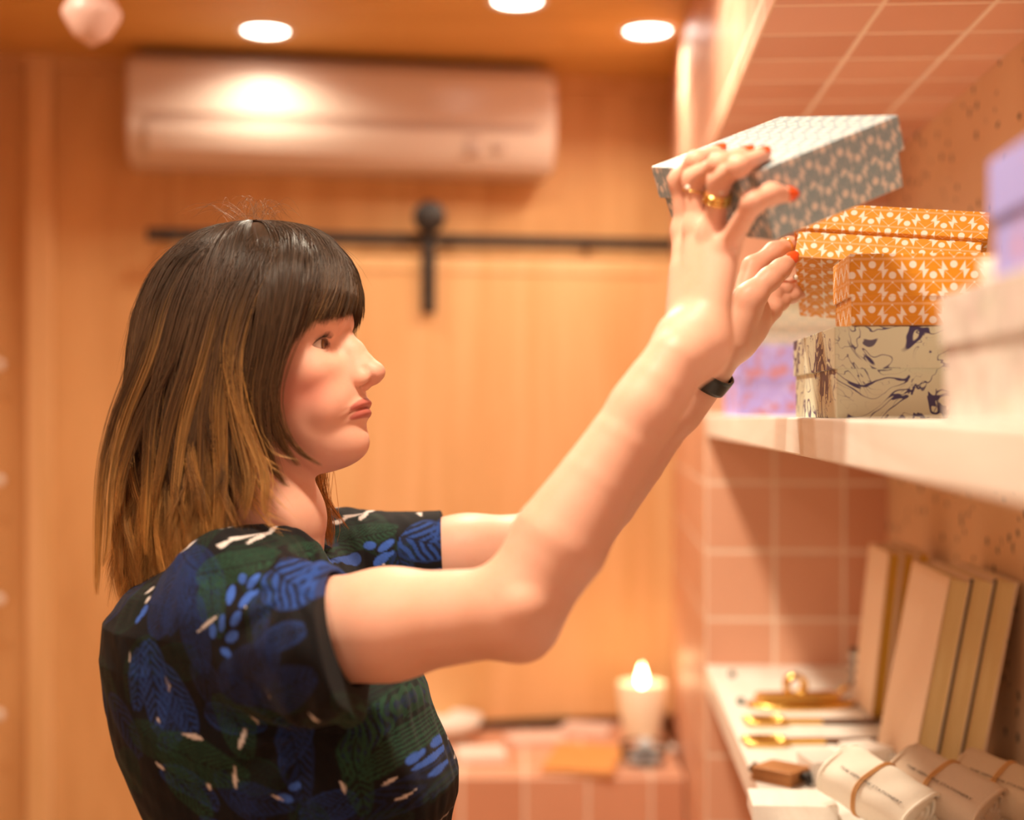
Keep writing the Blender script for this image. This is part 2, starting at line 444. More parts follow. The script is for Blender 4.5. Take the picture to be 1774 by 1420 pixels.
# ------------------------------------------------------------------ shelves
def plank(name, z0, z1, label):
    bm = bmesh.new(); bm_box(bm, (NU0, -1.5, z0), (NU1-.001, NV-.001, z1), .002)
    o = bm_obj(name, bm, M['ash']); o.rotation_euler = (0, 0, -SA); tag(o, label, 'shelf'); return o
SH1 = EYE-.0056; SH2 = EYE-.484
plank('wooden_shelf', SH1-.039, SH1, 'upper pale whitewashed wooden shelf carrying the patterned boxes')
plank('wooden_shelf', SH2-.046, SH2, 'lower pale whitewashed wooden shelf carrying books, brass tools and pouches')

# ------------------------------------------------------------------ tiled bench
bn = struct(box('trim_5', (-.52, 3.33, 0), (.405, 3.62, .597), M['tile_bench'], None, .004))
bm = bmesh.new()
vs_ = [(-.52, 3.62), (.405, 3.62), (.405, WALL(.405)-.001), (-.52, WALL(-.52)-.001)]
lo_ = [bm.verts.new((x, y, 0)) for x, y in vs_]; hi_ = [bm.verts.new((x, y, .597)) for x, y in vs_]
bm.faces.new(hi_)
for i in range(4): bm.faces.new((lo_[i], lo_[(i+1) % 4], hi_[(i+1) % 4], hi_[i]))
bmesh.ops.recalc_face_normals(bm, faces=bm.faces)
struct(bm_obj('trim_6', bm, M['tile_bench']))
BT = .598
def on_bench(px, py):
    Y = (EYE-BT)*FPX/(py-714); return Vector(((px-887)/FPX*Y, Y, BT))
# candle
c0 = on_bench(1112, 1283)
cd = empty('candle', c0, (0, 0, 0), 'lit cream candle in a tumbler at the right end of the tiled bench', 'candle')
bm = bmesh.new(); lathe(bm, [(0, .004), (.046, .004), (.050, .02), (.064, .150), (.060, .152), (.056, .135), (0, .132)], 40); bm_obj('tumbler', bm, M['wax'], cd, True)
bm = bmesh.new(); tube(bm, [(0, 0, .13), (0, 0, .15)], .0015, 6); bm_obj('wick', bm, M['ink'], cd)
bm = bmesh.new(); lathe(bm, [(0, .140), (.008, .145), (.012, .157), (.010, .17), (.005, .185), (0, .2)], 20); bm_obj('flame', bm, M['flame'], cd, True)
pl_ = bpy.data.lights.new('candle_glow', 'POINT'); pl_.energy = .25; pl_.color = (1, .68, .35); pl_.shadow_soft_size = .012
po = bpy.data.objects.new('candle_glow', pl_); COL.objects.link(po); po.location = c0+Vector((0, 0, .22))
# glass tray with pale pieces
m_gl, nt_, b_ = newmat('clear_glass', .03, .5, (.95, .98, 1)); b_.inputs['Transmission Weight'].default_value = 1; b_.inputs['IOR'].default_value = 1.45; M['glass'] = m_gl
g0 = on_bench(1116, 1322)
gd = empty('glass_dish', g0, (0, 0, 0), 'small clear glass dish in front of the candle on the tiled bench', 'dish')
bm = bmesh.new(); lathe(bm, [(0, .001), (.050, .001), (.058, .03), (.060, .048), (.057, .048), (.054, .03), (.046, .006), (0, .006)], 40); bm_obj('bowl', bm, M['glass'], gd, True)
for i, (dx, dy, dz, lab) in enumerate(((-.022, -.008, .019, 'left'), (.024, -.006, .019, 'right'), (.0, .022, .02, 'rear'), (.002, -.004, .046, 'top'))):
    o = box('stone', (-.016, -.013, -.012), (.016, .013, .012), simple('pale_blue_stone', (.68, .78, .86), .35) if i == 0 else bpy.data.materials['pale_blue_stone'], None, .006, 3)
    o.location = g0+Vector((dx, dy, dz)); o.rotation_euler = (.1*i, .15*i, i*.9)
    tag(o, '%s pale blue stone heaped in the glass dish before the candle' % {'left': 'left-hand', 'right': 'right-hand', 'rear': 'rearmost', 'top': 'topmost'}[lab], 'stone', 'stones in the glass dish')
# orange folder
f0 = on_bench(1000, 1344); f1 = on_bench(1000, 1300)
fo = empty('leather_folder', f0, (0, 0, -.18), 'flat orange leather folder lying at the front edge of the tiled bench', 'folder')
box('cover', (-.085, -.004, .0), (.085, .26, .006), M['leather'], fo, .002)
box('back_cover', (-.085, -.004, .010), (.085, .26, .016), M['leather'], fo, .002)
box('pages', (-.08, .0, .006), (.08, .255, .010), M['paper'], fo)
# papers, cards
def card(px, py, w, d, h, rz, mat, label, name='card', cat='card'):
    o = box(name, (-w/2, 0, 0), (w/2, d, h), mat, None, min(.002, h*.3)); o.location = on_bench(px, py); o.rotation_euler = (0, 0, rz)
    tag(o, label, cat); return o
card(935, 1290, .15, .10, .012, .2, M['pinkpaper'], 'pink card stack left of the candle behind the orange folder')
card(1010, 1276, .13, .09, .02, -.3, M['pinkpaper'], 'thick pink card stack just left of the candle')
card(1140, 1300, .10, .05, .003, .1, M['paper'], 'white card beside the glass dish near the tiled wall')
o = card(835, 1322, .12, .10, .02, .1, M['paper'], 'folded white cloth napkin on the bench beside the woman', 'napkin', 'napkin')
card(905, 1262, .26, .055, .02, .05, M['black'], 'narrow black tray at the back of the tiled bench', 'tray', 'tray')
bm = bmesh.new(); lathe(bm, [(0, .002), (.05, .002), (.09, .03), (.10, .055), (.094, .055), (.085, .033), (.045, .008), (0, .008)], 40)
o = bm_obj('bowl', bm, M['white_box'], None, True); o.location = on_bench(770, 1278); tag(o, 'white bowl at the back of the bench beside the woman', 'bowl')

# ------------------------------------------------------------------ boxes on the upper shelf
def gift_box(name, L, W, H, lidH, mat, label, group=None, over=.0022, cat='box', matlid=None, taper=0):
    """x = length, y = depth, z = up, origin at the near left bottom corner of the body"""
    t = empty(name, (0, 0, 0), (0, 0, 0), label, cat, group)
    bm = bmesh.new(); bm_box(bm, (0, 0, 0), (L, W, H-.002), .0008, 1)
    if taper:
        for v in bm.verts:
            k = 1-v.co.z/H; v.co.x += (L/2-v.co.x)*taper*k; v.co.y += (W/2-v.co.y)*taper*k
    bm_obj('body', bm, mat, t)
    bm = bmesh.new()
    # lid: shell with open underside
    o, th = over, .0014
    bm_box(bm, (-o, -o, H-lidH), (L+o, W+o, H), .0009, 2)
    bm_box(bm, (-o+th, -o+th, H-lidH-.0001), (L+o-th, W+o-th, H-lidH+.0002))
    bm_obj('lid', bm, matlid or mat, t)
    return t
def put(t, u, v, z, rz=0):
    t.location = S(u, v, z); t.rotation_euler = (0, 0, -SA+rz); return t
put(gift_box('storage_box', .27, .28, .0865, .040, M['marble'], 'cream box with indigo marbled paper and lid at the edge of the upper shelf', over=.0025), .2245, 1.358, SH1)
o2 = put(gift_box('storage_box', .125, .112, .068, .0405, M['orange'], 'small orange patterned box standing on the indigo marbled box'), .2385, 1.360, SH1+.087, -.03)
put(gift_box('storage_box', .22, .26, .112, .052, M['lavender'], 'lavender box with reddish flowers farthest along the upper shelf'), .2235, 2.30, SH1)
put(gift_box('storage_box', .20, .2, .052, .02, M['grey_far'], 'sage grey patterned box resting on the far lavender box', over=.002), .252, 2.31, SH1+.1125)
put(gift_box('storage_box', .18, .17, .040, .016, M['grey_far'], 'slim pale sage box topmost of the far stack', over=.002), .270, 2.325, SH1+.165, .03)
put(gift_box('storage_box', .24, .255, .0825, .034, M['blush'], 'large pale pinkish floral box nearest the camera on the upper shelf', over=.003), .228, .70, SH1, .0)
put(gift_box('storage_box', .20, .25, .070, .035, M['lavender_near'], 'blurred lavender lidded box resting on the pale floral box', over=.003), .232, .60, SH1+.083, .0)
put(gift_box('gift_box', .05, .05, .022, .010, M['white_box'], 'tiny white box behind the lavender box at the right edge', over=.001), .262, .892, SH1+.083, .3)
# orange box held by the left hand, tipped towards the camera
def pose(t, A, a, b):
    a = Vector(a).normalized(); b = Vector(b); b = (b - a*b.dot(a)).normalized(); c = a.cross(b)
    t.matrix_world = Matrix(((a.x, b.x, c.x, A[0]), (a.y, b.y, c.y, A[1]), (a.z, b.z, c.z, A[2]), (0, 0, 0, 1)))
OA = U(1376, 444, 1.53)
o1 = gift_box('storage_box', .190, .122, .068, .034, M['orange'], 'larger orange patterned box tilted in the woman\'s far hand', over=.0055)
pose(o1, OA, (.945, -.30, -.10), (.0271, .099, -.0545))
# grey box held by the right hand
GT4 = Vector((.1979, 1.15, EYE+.1953)); GA = Vector((.869, .319, .379)).normalized(); GB = Vector((-.407, .896, .179)); GB = (GB-GA*GB.dot(GA)).normalized(); GC = GA.cross(GB)
GL, GW, GH = .1422, .1673, .0612
gb = gift_box('storage_box', GL, GW, GH, .030, M['grey'], 'pale grey and pink patterned box lifted in the woman\'s near hand', over=.0022, taper=.04)
pose(gb, GT4-GC*GH, GA, GB)

# ------------------------------------------------------------------ lower shelf
def L(px, py, dz=0):
    Y = (EYE-SH2-dz)*FPX/(py-714); return Vector(((px-887)/FPX*Y, Y, SH2+dz))
def book(h, w, t, label, cover, page, group):
    r = empty('book', (0, 0, 0), (0, 0, 0), label, 'book', group)      # x = thickness, y = width, z = height
    bm = bmesh.new(); c = .0022
    bm_box(bm, (0, 0, 0), (c, w, h), .0006, 1); bm_box(bm, (t-c, 0, 0), (t, w, h), .0006, 1); bm_box(bm, (0, w-c, 0), (t, w, h), .0006, 1)
    bm_obj('cover', bm, cover, r)
    box('page_block', (c, .004, .003), (t-c, w-c, h-.003), page, r)
    return r
M['kraft'] = simple('pinkish_kraft_cover', (.84, .62, .46), .55, 0, .04, 60)
M['pages'] = wood('gilt_page_edges', (.78, .55, .24), (.88, .67, .34), .5, 5, 'z')
M['gilt'] = simple('gilded_edges', (.66, .38, .05), .35, .4, .12, 40)
M['dark_joint'] = simple('black_hinge', (.03, .025, .02), .6)
def lean(r, u, v, tilt, rz=0):
    r.matrix_world = Matrix.Translation(S(u, v, SH2+.0008+.034*math.sin(tilt))) @ Matrix.Rotation(-SA+rz, 4, 'Z') @ Matrix.Rotation(tilt, 4, 'Y')
names = ['nearest to the aisle, its pale cover showing', 'middle of the three', 'closest to the speckled wall']
for i in range(3):
    r = book(.268, .215, .0290, 'tall cream-edged book leaning on the lower shelf, ' + names[i], M['kraft'], M['pages'], 'large leaning books')
    tilt = .19; lean(r, .402+i*.0300, 1.87, tilt)
    if i: box('hinge', (-.0020, -.0014, .0), (.0012, .005, .266), M['dark_joint'], r)
names = ['nearest to the aisle', 'in the middle', 'closest to the speckled wall']
for i in range(3):
    r = book(.262, .16, .021, 'gilt-edged book in the far leaning group, ' + names[i], M['kraft'], M['gilt'], 'far gilt-edged books')
    lean(r, .426+i*.0225, 2.26, .105)
# faint lettering up the front cover of the near book
def text(s, size, mat, mw, name='lettering', parent=None, ext=.0):
    cu = bpy.data.curves.new(name, 'FONT'); cu.body = s; cu.size = size; cu.extrude = ext; cu.resolution_u = 2
    o = bpy.data.objects.new(name, cu); COL.objects.link(o)
    dg = bpy.context.evaluated_depsgraph_get(); me = bpy.data.meshes.new_from_object(o.evaluated_get(dg))
    bpy.data.objects.remove(o); me.materials.clear()
    t = link(name, me, mat, parent); t.matrix_basis = mw; return t

# striped black object by the far books
bc = empty('binder_clip', L(1490, 1186), (0, 0, .5), 'small black and white striped clip standing near the end wall of the lower shelf', 'clip')
bm = bmesh.new(); bm_box(bm, (-.014, -.012, 0), (.014, .012, .066), .003); bm_obj('clip_body', bm, M['black'], bc)
for k in range(3): box('stripe', (-.0150, -.0128, .012+k*.018), (-.002, .0128, .019+k*.018), M['paper'], bc)
# brass tape dispenser
bt = empty('tape_dispenser', L(1388, 1222), (0, 0, .1), 'shiny brass tape dispenser at the far end of the lower shelf', 'tape dispenser')
bm = bmesh.new(); lathe(bm, [(0, .0), (.090, 0), (.094, .004), (.086, .008), (0, .008)], 48)
for v in bm.verts: v.co.y *= .5
bm_obj('base', bm, M['brass'], bt, True)
box('housing', (-.075, -.018, .008), (.06, .018, .022), M['brass'], bt, .005)
bm = bmesh.new(); lathe(bm, [(.012, -.011), (.019, -.011), (.020, 0), (.019, .011), (.012, .011), (.012, -.011)], 32); w_ = bm_obj('roll', bm, M['brass'], bt, True); w_.rotation_euler = (math.pi/2, 0, 0); w_.location = (-.01, 0, .034)
bm = bmesh.new(); tube(bm, [(.055, 0, .012), (.075, 0, .03), (.082, 0, .028)], .004, 8); bm_obj('cutter', bm, M['brass'], bt, True)
# letter openers with brass bow handles
def opener(px, py, rz, ln, label):
    t = empty('letter_opener', L(px, py), (0, 0, rz), label, 'letter opener', 'letter openers on the lower shelf')
    bm = bmesh.new()
    for s in (-1, 1):
        tube(bm, [(.030+.030*math.cos(a), s*.012+.0105*math.sin(a), .006) for a in [2*math.pi*i/24 for i in range(24)]], .0042, 8, True)
    bm_obj('handle', bm, M['brass'], t, True)
    box('shaft', (.058, -.006, .002), (.12, .006, .009), M['brass'], t, .002)
    bm = bmesh.new(); bm_box(bm, (.118, -.009, .002), (ln, .009, .008), .002)
    for v in bm.verts:
        if v.co.x > ln*.9: v.co.y *= .35
    bm_obj('blade', bm, M['darkwood'], t)
opener(1292, 1254, .0, .235, 'brass-handled letter opener with dark blade, the farther one')
opener(1290, 1290, .06, .215, 'brass-handled letter opener with dark blade, the nearer one')
# round beads
M['bead'] = simple('dark_green_bead', (.03, .07, .055), .25)
for px, py, lab in ((1268, 1172, 'far'), (1283, 1220, 'near')):
    bm = bmesh.new(); bmesh.ops.create_uvsphere(bm, u_segments=20, v_segments=14, radius=.0068)
    o = bm_obj('bead', bm, M['bead'], None, True); o.location = L(px, py)+Vector((0, 0, .0055)); tag(o, 'tiny dark green bead on the lower shelf, the %s one' % lab, 'bead', 'green beads')
# walnut block with black tassels
wb = empty('wooden_tag', L(1352, 1352), (0, 0, -.75), 'stack of brown wooden tags tied with black knots at the shelf edge', 'tag')
for k in range(3): box('wooden_slice', (-.031+.001*k, -.026, .0005+k*.0066), (.031+.001*k, .026, .0066+k*.0066), M['nutwood'], wb, .0025, 3)
for s in (-1, 1):
    bm = bmesh.new(); tube(bm, [(s*.030, 0, .010), (s*.040, .002, .012), (s*.046, -.003, .006)], [.0045, .0068, .004], 10); bm_obj('black_knot', bm, M['black'], wb, True)
# white packets and rolls
def slab(px, py, w, d, h, rz, mat, label, name, cat, bevel=.002):
    o = box(name, (-w/2, -d/2, 0), (w/2, d/2, h), mat, None, bevel); o.location = L(px, py); o.rotation_euler = (0, 0, rz); tag(o, label, cat); return o
slab(1372, 1412, .10, .075, .022, -.08, M['ash'], 'white ribbed block at the front edge of the lower shelf', 'paper_block', 'paper block')
slab(1425, 1348, .048, .07, .030, .12, M['white_box'], 'white upright packet behind the white pouch', 'packet', 'packet')
slab(1500, 1322, .05, .06, .026, .35, M['white_box'], 'low white packet beside the foot of the near books', 'packet', 'packet')
for px, py, lab in ((1458, 1318, 'left'), (1482, 1312, 'right')):
    bm = bmesh.new(); tube(bm, [(0, -.035, .0085), (0, .03, .0085)], .0085, 20)
    o = bm_obj('paper_roll', bm, M['paper'], None, True); o.location = L(px, py); o.rotation_euler = (0, 0, .3); tag(o, 'small white paper roll behind the white pouch, the %s one' % lab, 'paper roll', 'white paper rolls')
# clear stand at the foot of the near books
cs = box('acrylic_stand', (-.028, -.002, 0), (.035, .002, .05), M['glass'], None, .0008); cs.location = S(.395, 1.835, SH2+.0005); cs.rotation_euler = (.1, 0, -SA); tag(cs, 'clear acrylic stop at the foot of the near leaning books', 'stand')

# canvas pouches with elastic cords
def pouch(loc, rz, tilt, mat, label, w=.078, l=.118, h=.046, txt=True):
    t = empty('canvas_pouch', loc, (0, 0, 0), label, 'pouch', 'canvas pouches with elastic cords')
    t.matrix_world = Matrix.Translation(loc) @ Matrix.Rotation(tilt, 4, 'X') @ Matrix.Rotation(rz, 4, 'Z') @ Matrix.Translation((0, 0, -.006))
    # rolled cushion cross-section in x,z ; length along y
    nx, ny = 40, 24; V = []; F = []
    for j in range(ny+1):
        y = -l/2 + l*j/ny; e = abs(2*j/ny-1)
        for i in range(nx):
            a = 2*math.pi*i/nx; c, s = math.cos(a), math.sin(a)
            rr = 1-.05*e**6
            x = w/2*math.copysign(abs(c)**.62, c)*rr; z = h/2*math.copysign(abs(s)**.72, s)*rr + h/2
            z += .0012*math.sin(y*120+x*60)
            if e > .99: z += .0022*math.sin(a*5)
            V.append((x, y, z))
    for j in range(ny):
        for i in range(nx):
            k = (i+1) % nx; F.append((j*nx+i, j*nx+k, (j+1)*nx+k, (j+1)*nx+i))
    me = bpy.data.meshes.new('pouch'); me.from_pydata(V, [], F); link('cloth', me, mat, t, True)
    # folded end: layered flaps
    for s in (-1, 1):
        bm = bmesh.new()
        for q, k in enumerate((1.0, .76, .5, .26)):
            pts = []
            for i in range(24):
                a = 2*math.pi*i/24; c, sn = math.cos(a), math.sin(a)
                pts.append((w/2*.95*k*math.copysign(abs(c)**.62, c), s*(l/2-.001*q-.002), h/2+h/2*.93*k*math.copysign(abs(sn)**.72, sn)))
            tube(bm, pts, .0026, 8, True)
        vsx = [bm.verts.new((w/2*.94*math.copysign(abs(math.cos(2*math.pi*i/24))**.62, math.cos(2*math.pi*i/24)), s*(l/2-.005), h/2+h/2*.92*math.copysign(abs(math.sin(2*math.pi*i/24))**.72, math.sin(2*math.pi*i/24)))) for i in range(24)]
        bm.faces.new(vsx)
        bm_obj('folded_end', bm, mat, t, True)
    # elastic cords, two turns
    for off in (0, .0032):
        bm = bmesh.new(); pts = []
        for i in range(48):
            a = 2*math.pi*i/48; c, sn = math.cos(a), math.sin(a)
            pts.append(((w/2+.0012)*math.copysign(abs(c)**.62, c), .004+off+.004*math.sin(a*1), h/2+(h/2+.0012)*math.copysign(abs(sn)**.72, sn)))
        tube(bm, pts, .0013, 8, True); bm_obj('elastic_cord', bm, M['elastic'], t, True)
    if txt:
        tx = Matrix.Translation((-w/2*.62, l*.34, h+.0007)) @ Matrix.Rotation(-math.pi/2, 4, 'Z')
        text('THE GENUINE STATIONERY', .0068, M['ink'], tx, parent=t)
    return t
pouch(Vector((.423, 1.65, SH2+.030)), .70, .42, M['cloth_white'], 'white canvas pouch with lettering and an orange cord, leftmost of the three pouches')
pouch(Vector((.503, 1.66, SH2+.030)), .74, .40, M['cloth_beige'], 'beige canvas pouch with an orange cord, middle of the three pouches')
pouch(Vector((.580, 1.67, SH2+.026)), .86, .34, M['cloth_tan'], 'tan canvas pouch with a brown cord, rightmost of the three pouches')
# ================================================================== the woman: signed distance field -> one continuous mesh
def arr(*v): return np.array(v, float)
class Prim:
    def __init__(s, f, c, r): s.f = f; s.c = np.asarray(c, float); s.r = r
    def __call__(s, p): return s.f(p)
def cap(a, b, ra, rb):
    a = arr(*a); b = arr(*b); ab = b-a; L2 = max(ab@ab, 1e-12)
    def f(p):
        t = np.clip((p-a)@ab/L2, 0, 1)
        return np.linalg.norm(p-a-t[:, None]*ab, axis=1) - (ra+(rb-ra)*t)
    return Prim(f, (a+b)/2, np.linalg.norm(ab)/2+max(ra, rb))
def ell(c, r, R=None):
    c = arr(*c); r = arr(*r)
    def f(p):
        q = p-c
        if R is not None: q = q@R
        k0 = np.linalg.norm(q/r, axis=1); k1 = np.linalg.norm(q/(r*r), axis=1)+1e-12
        return k0*(k0-1)/k1
    return Prim(f, c, r.max())
def smooth01(x): x = np.clip(x, 0, 1); return x*x*(3-2*x)
def smin(a, b, k):
    h = np.maximum(k-np.abs(a-b), 0)/k
    return np.minimum(a, b) - h*h*k*.25
def smax(a, b, k): return -smin(-a, -b, k)

def surface_net(f, lo, hi, h, nb=14, margin=.004):
    """block sparse naive surface nets; f(p)->distance"""
    lo = arr(*lo); hi = arr(*hi); bs = nb*h
    N = np.ceil((hi-lo)/bs).astype(int)
    I = np.stack(np.meshgrid(*[np.arange(n) for n in N], indexing='ij'), -1).reshape(-1, 3)
    C = lo+(I+.5)*bs; d = f(C)
    act = I[np.abs(d) < bs*.87*1.25+margin]
    g = np.arange(-1, nb+1); G = np.stack(np.meshgrid(g, g, g, indexing='ij'), -1).reshape(-1, 3)
    n = nb+2; dim = N*nb+4
    keys = []; verts = []; faces = []
    cs = [(i, j, k) for i in (0, 1) for j in (0, 1) for k in (0, 1)]
    edges = [(a, b) for a in range(8) for b in range(a+1, 8) if sum(abs(cs[a][t]-cs[b][t]) for t in range(3)) == 1]
    CH = 6
    for c0 in range(0, len(act), CH):
        blk = act[c0:c0+CH]
        P = (blk[:, None, :]*nb+G[None])      # sample ids
        # cull blocks one by one through f's own culling
        D = f((lo+P.reshape(-1, 3)*h)).reshape(len(blk), n, n, n)
        for bi in range(len(blk)):
            d = D[bi]; s = d < 0
            if s.all() or not s.any(): continue
            m = n-1
            corner = [d[i:i+m, j:j+m, k:k+m] for i, j, k in cs]; cn = np.zeros((m, m, m), int)
            for c in corner: cn += (c < 0)
            mixed = (cn > 0) & (cn < 8); idx = np.argwhere(mixed)
            if len(idx) == 0: continue
            cv = np.stack([c[mixed] for c in corner], 1)
            acc = np.zeros((len(idx), 3)); cnt = np.zeros(len(idx))
            for a, b in edges:
                va, vb = cv[:, a], cv[:, b]; x = (va < 0) != (vb < 0)
                t = np.where(x, va/np.where(x, va-vb, 1), 0)
                acc += np.where(x[:, None], arr(*cs[a])+t[:, None]*(arr(*cs[b])-arr(*cs[a])), 0); cnt += x
            pos = idx+acc/cnt[:, None]
            gi = idx-1+blk[bi]*nb
            key = ((gi[:, 0]+1)*dim[1]+(gi[:, 1]+1))*dim[2]+(gi[:, 2]+1)
            keys.append(key); verts.append(lo+(pos-1+blk[bi]*nb)*h)
            kk = np.full((m, m, m), -1, np.int64); kk[mixed] = key
            for ax in range(3):
                o1, o2 = [(1, 2), (2, 0), (0, 1)][ax]
                A = d[1:m, 1:m, 1:m]
                sl = [slice(1, m)]*3; sl[ax] = slice(2, m+1); B = d[tuple(sl)]
                x = (A < 0) != (B < 0); e = np.argwhere(x)+1
                if len(e) == 0: continue
                def K(da, db):
                    q = e.copy(); q[:, o1] -= da; q[:, o2] -= db; return kk[q[:, 0], q[:, 1], q[:, 2]]
                q = np.stack([K(1, 1), K(0, 1), K(0, 0), K(1, 0)], 1)
                fl = (A[x] >= 0); q[fl] = q[fl][:, ::-1]
                faces.append(q)
    keys = np.concatenate(keys); verts = np.concatenate(verts); faces = np.concatenate(faces)
    uk, first = np.unique(keys, return_index=True)
    F = np.searchsorted(uk, faces)
    F = F[:, :]
    V = verts[first]
    ok = (F >= 0).all(1) & (faces >= 0).all(1)
    return V, F[ok]
def culled(parts):
    """parts: list of (callable node with c,r ; k). sequential smooth union with culling per call chunk"""
    def f(p):
        mn = p.min(0); mx = p.max(0)
        d = np.full(len(p), .2)
        for pr, k in parts:
            q = np.clip(pr.c, mn, mx)
            if len(p) < 200000 and np.linalg.norm(q-pr.c)-pr.r > .03+k: continue
            e = pr(p); d = e if False else (np.minimum(d, e) if k <= 0 else smin(d, e, k))
        return d
    return f
def group(parts):
    lo = np.min([p.c-p.r for p, k in parts], 0); hi = np.max([p.c+p.r for p, k in parts], 0)
    g = Prim(None, (lo+hi)/2, np.linalg.norm(hi-lo)/2)
    def f(p):
        d = None
        for pr, k in parts:
            e = pr(p); d = e if d is None else (np.minimum(d, e) if k <= 0 else smin(d, e, k))
        return d
    g.f = f; return g

# ---------------------------------------------------------------- head (millimetres, x forward, y to her left, z up)
YAW = math.radians(14)
HY = 1.40
H0 = np.array(U(520, 640, HY))
HR = np.array([[math.cos(YAW), math.sin(YAW), 0], [-math.sin(YAW), math.cos(YAW), 0], [0, 0, 1]])   # columns: forward, left, up
def to_head(p): return (p-H0)@HR*1000
def from_head(q): return H0+(np.asarray(q, float)/1000)@HR.T
hz = arr(-103, -97, -91, -85, -77, -67, -56, -45, -30, -18, 0, 20, 38, 50, 70, 95)
h_xf = arr(28, 44, 58, 66.5, 71, 71.5, 67, 67.5, 67.5, 65, 58, 51, 46, 46.5, 45, 38)
h_w = arr(8, 17, 25, 31, 37.5, 43.5, 49.5, 54, 59, 62, 65.5, 68.5, 70, 70, 70, 66)
h_xb = arr(24, 14, 5, -4, -14, -22, -30, -36, -42, -46, -50, -55, -58, -60, -62, -62)
h_xm = arr(26, 24, 20, 14, 2, -6, -12, -16, -18, -18, -16, -16, -18, -20, -25, -28)
def smooth_table(x, y, lo, hi, n, sig):
    g = np.linspace(lo, hi, n); v = np.interp(g, x, y); s = sig/((hi-lo)/(n-1)); k = np.exp(-.5*(np.arange(-int(3*s), int(3*s)+1)/s)**2); k /= k.sum()
    m = len(k)//2; return g, np.convolve(np.pad(v, m, mode='edge'), k, 'valid')
HT = [smooth_table(hz, a, -110, 100, 841, 4.0) for a in (h_xf, h_w, h_xb, h_xm)]
def facef(q):
    z = q[:, 2]; xf, w, xb, xm = [np.interp(z, g, v) for g, v in HT]
    dx = q[:, 0]-xm; A = np.where(dx > 0, xf-xm, xm-xb)
    pw = 1.95
    g = ((np.abs(dx)/A)**pw+(np.abs(q[:, 1])/w)**pw)**(1/pw)+1e-9
    r = np.hypot(dx, q[:, 1])
    d = np.maximum(r-r/g, -25)
    return smax(smax(d, -(z+99), 8), z-92, 8)
EYEC = arr(25.5, 31, 22)
def headf(p):
    q = to_head(p); s = q.copy(); s[:, 1] = np.abs(q[:, 1])
    E = lambda c, r, R=None: ell(c, r, R)(s)
    Cc = lambda a, b, ra, rb: cap(a, b, ra, rb)(s)
    d = ell((-45, 0, 50), (95, 73, 86))(q)
    d = smin(d, facef(q), 10)
    # jaw underside and neck
    d = smin(d, cap((40, 0, -76), (-10, 0, -84), 17, 27)(q), 10)
    d = smin(d, cap((-48, 0, -40), (-56, 0, -200), 48, 53)(q), 12)
    # cheekbone, cheek volume, brow ridge
    d = smin(d, E((22, 36, -3), (24, 20.5, 18)), 14)
    d = smin(d, E((38, 27, -34), (18.5, 17.5, 20)), 14)
    d = smin(d, Cc((42, 12, 46), (32, 44, 46), 4.5, 5), 10)
    # eye socket
    d = smax(d, -E((55, 31, 23), (16, 15, 10)), 12)
    d = smax(d, -E((58, 14, 28), (8, 7, 9)), 9)
    # nose
    d = smin(d, Cc((39.5, 0, 40), (58.2, 0, 20), 4.6, 6.0), 9)
    d = smin(d, Cc((58.2, 0, 20), (77.6, 0, -2), 6.0, 8.4), 8)
    d = smin(d, Cc((47, 4, 26), (63, 8, 0), 5, 7), 13)
    d = smin(d, cap((78.3, 0, -3.5), (76, 0, -6), 8.9, 7.5)(q), 5)
    d = smin(d, E((66.5, 11.6, -8.5), (9.6, 5.8, 8.2)), 4)
    d = smin(d, cap((79, 0, -10), (68, 0, -17), 3.8, 4.2)(q), 4)
    d = smax(d, -E((73, 8.2, -15.3), (6.8, 3.2, 3.8)), 1.6)
    # philtrum + lips
    zz = q[:, 2]+5.5*(np.abs(q[:, 1])/25)**2
    qq = np.stack([q[:, 0]+.006*q[:, 1]**2, q[:, 1], zz], 1)
    d = smin(d, ell((58.2, 0, -32.4), (14.4, 27, 5.0))(qq), 6)
    d = smin(d, ell((58.0, 0, -42.4), (14.6, 23, 6.2))(qq), 6)
    d = d+1.0*np.exp(-((zz+37.4)/1.2)**2)*smooth01(1.2-(q[:, 1]/20)**4)*(q[:, 0] > 30)
    
    d = smax(d, -ell((76, 0, -56.5), (7, 14, 3.5))(q), 6)
    d = smax(d, -ell((75.5, 0, -23), (3.5, 2.2, 6))(q), 3)
    # lids: a shell round each eyeball with an almond opening
    e = s-EYEC; rr = np.linalg.norm(e, axis=1)
    d = smin(d, rr-13.4, 4)
    al = np.degrees(np.arctan2(e[:, 1], e[:, 0])); be = np.degrees(np.arctan2(e[:, 2], np.hypot(e[:, 0], e[:, 1])))
    t = (al-14)/60
    up = 30*(1-t*t)-2-3*t; lowv = -19*(1-t*t)+3-3*t
    ap = np.maximum(np.maximum(be-up, lowv-be)*.23, np.abs(t)*12-12)
    ap = np.maximum(ap, rr-17); ap = np.maximum(ap, 11-rr)
    d = smax(d, -ap, .6)
    # lid crease
    cre = np.maximum(np.abs(be-(up+15))*.23-.5, np.abs(t)*12-11); cre = np.maximum(cre, np.abs(rr-14.2)-1.3)
    d = smax(d, -cre, 1.6)
    # ear
    Re = np.array(Matrix.Rotation(math.radians(-18), 3, 'Y'))
    d = smin(d, E((-50, 71, -4), (15, 5, 28), Re), 5)
    d = smax(d, -E((-47, 78, 2), (8, 5, 15), Re), 3)
    return d*.001
HEAD = Prim(headf, from_head((-20, 0, -25)), .20)

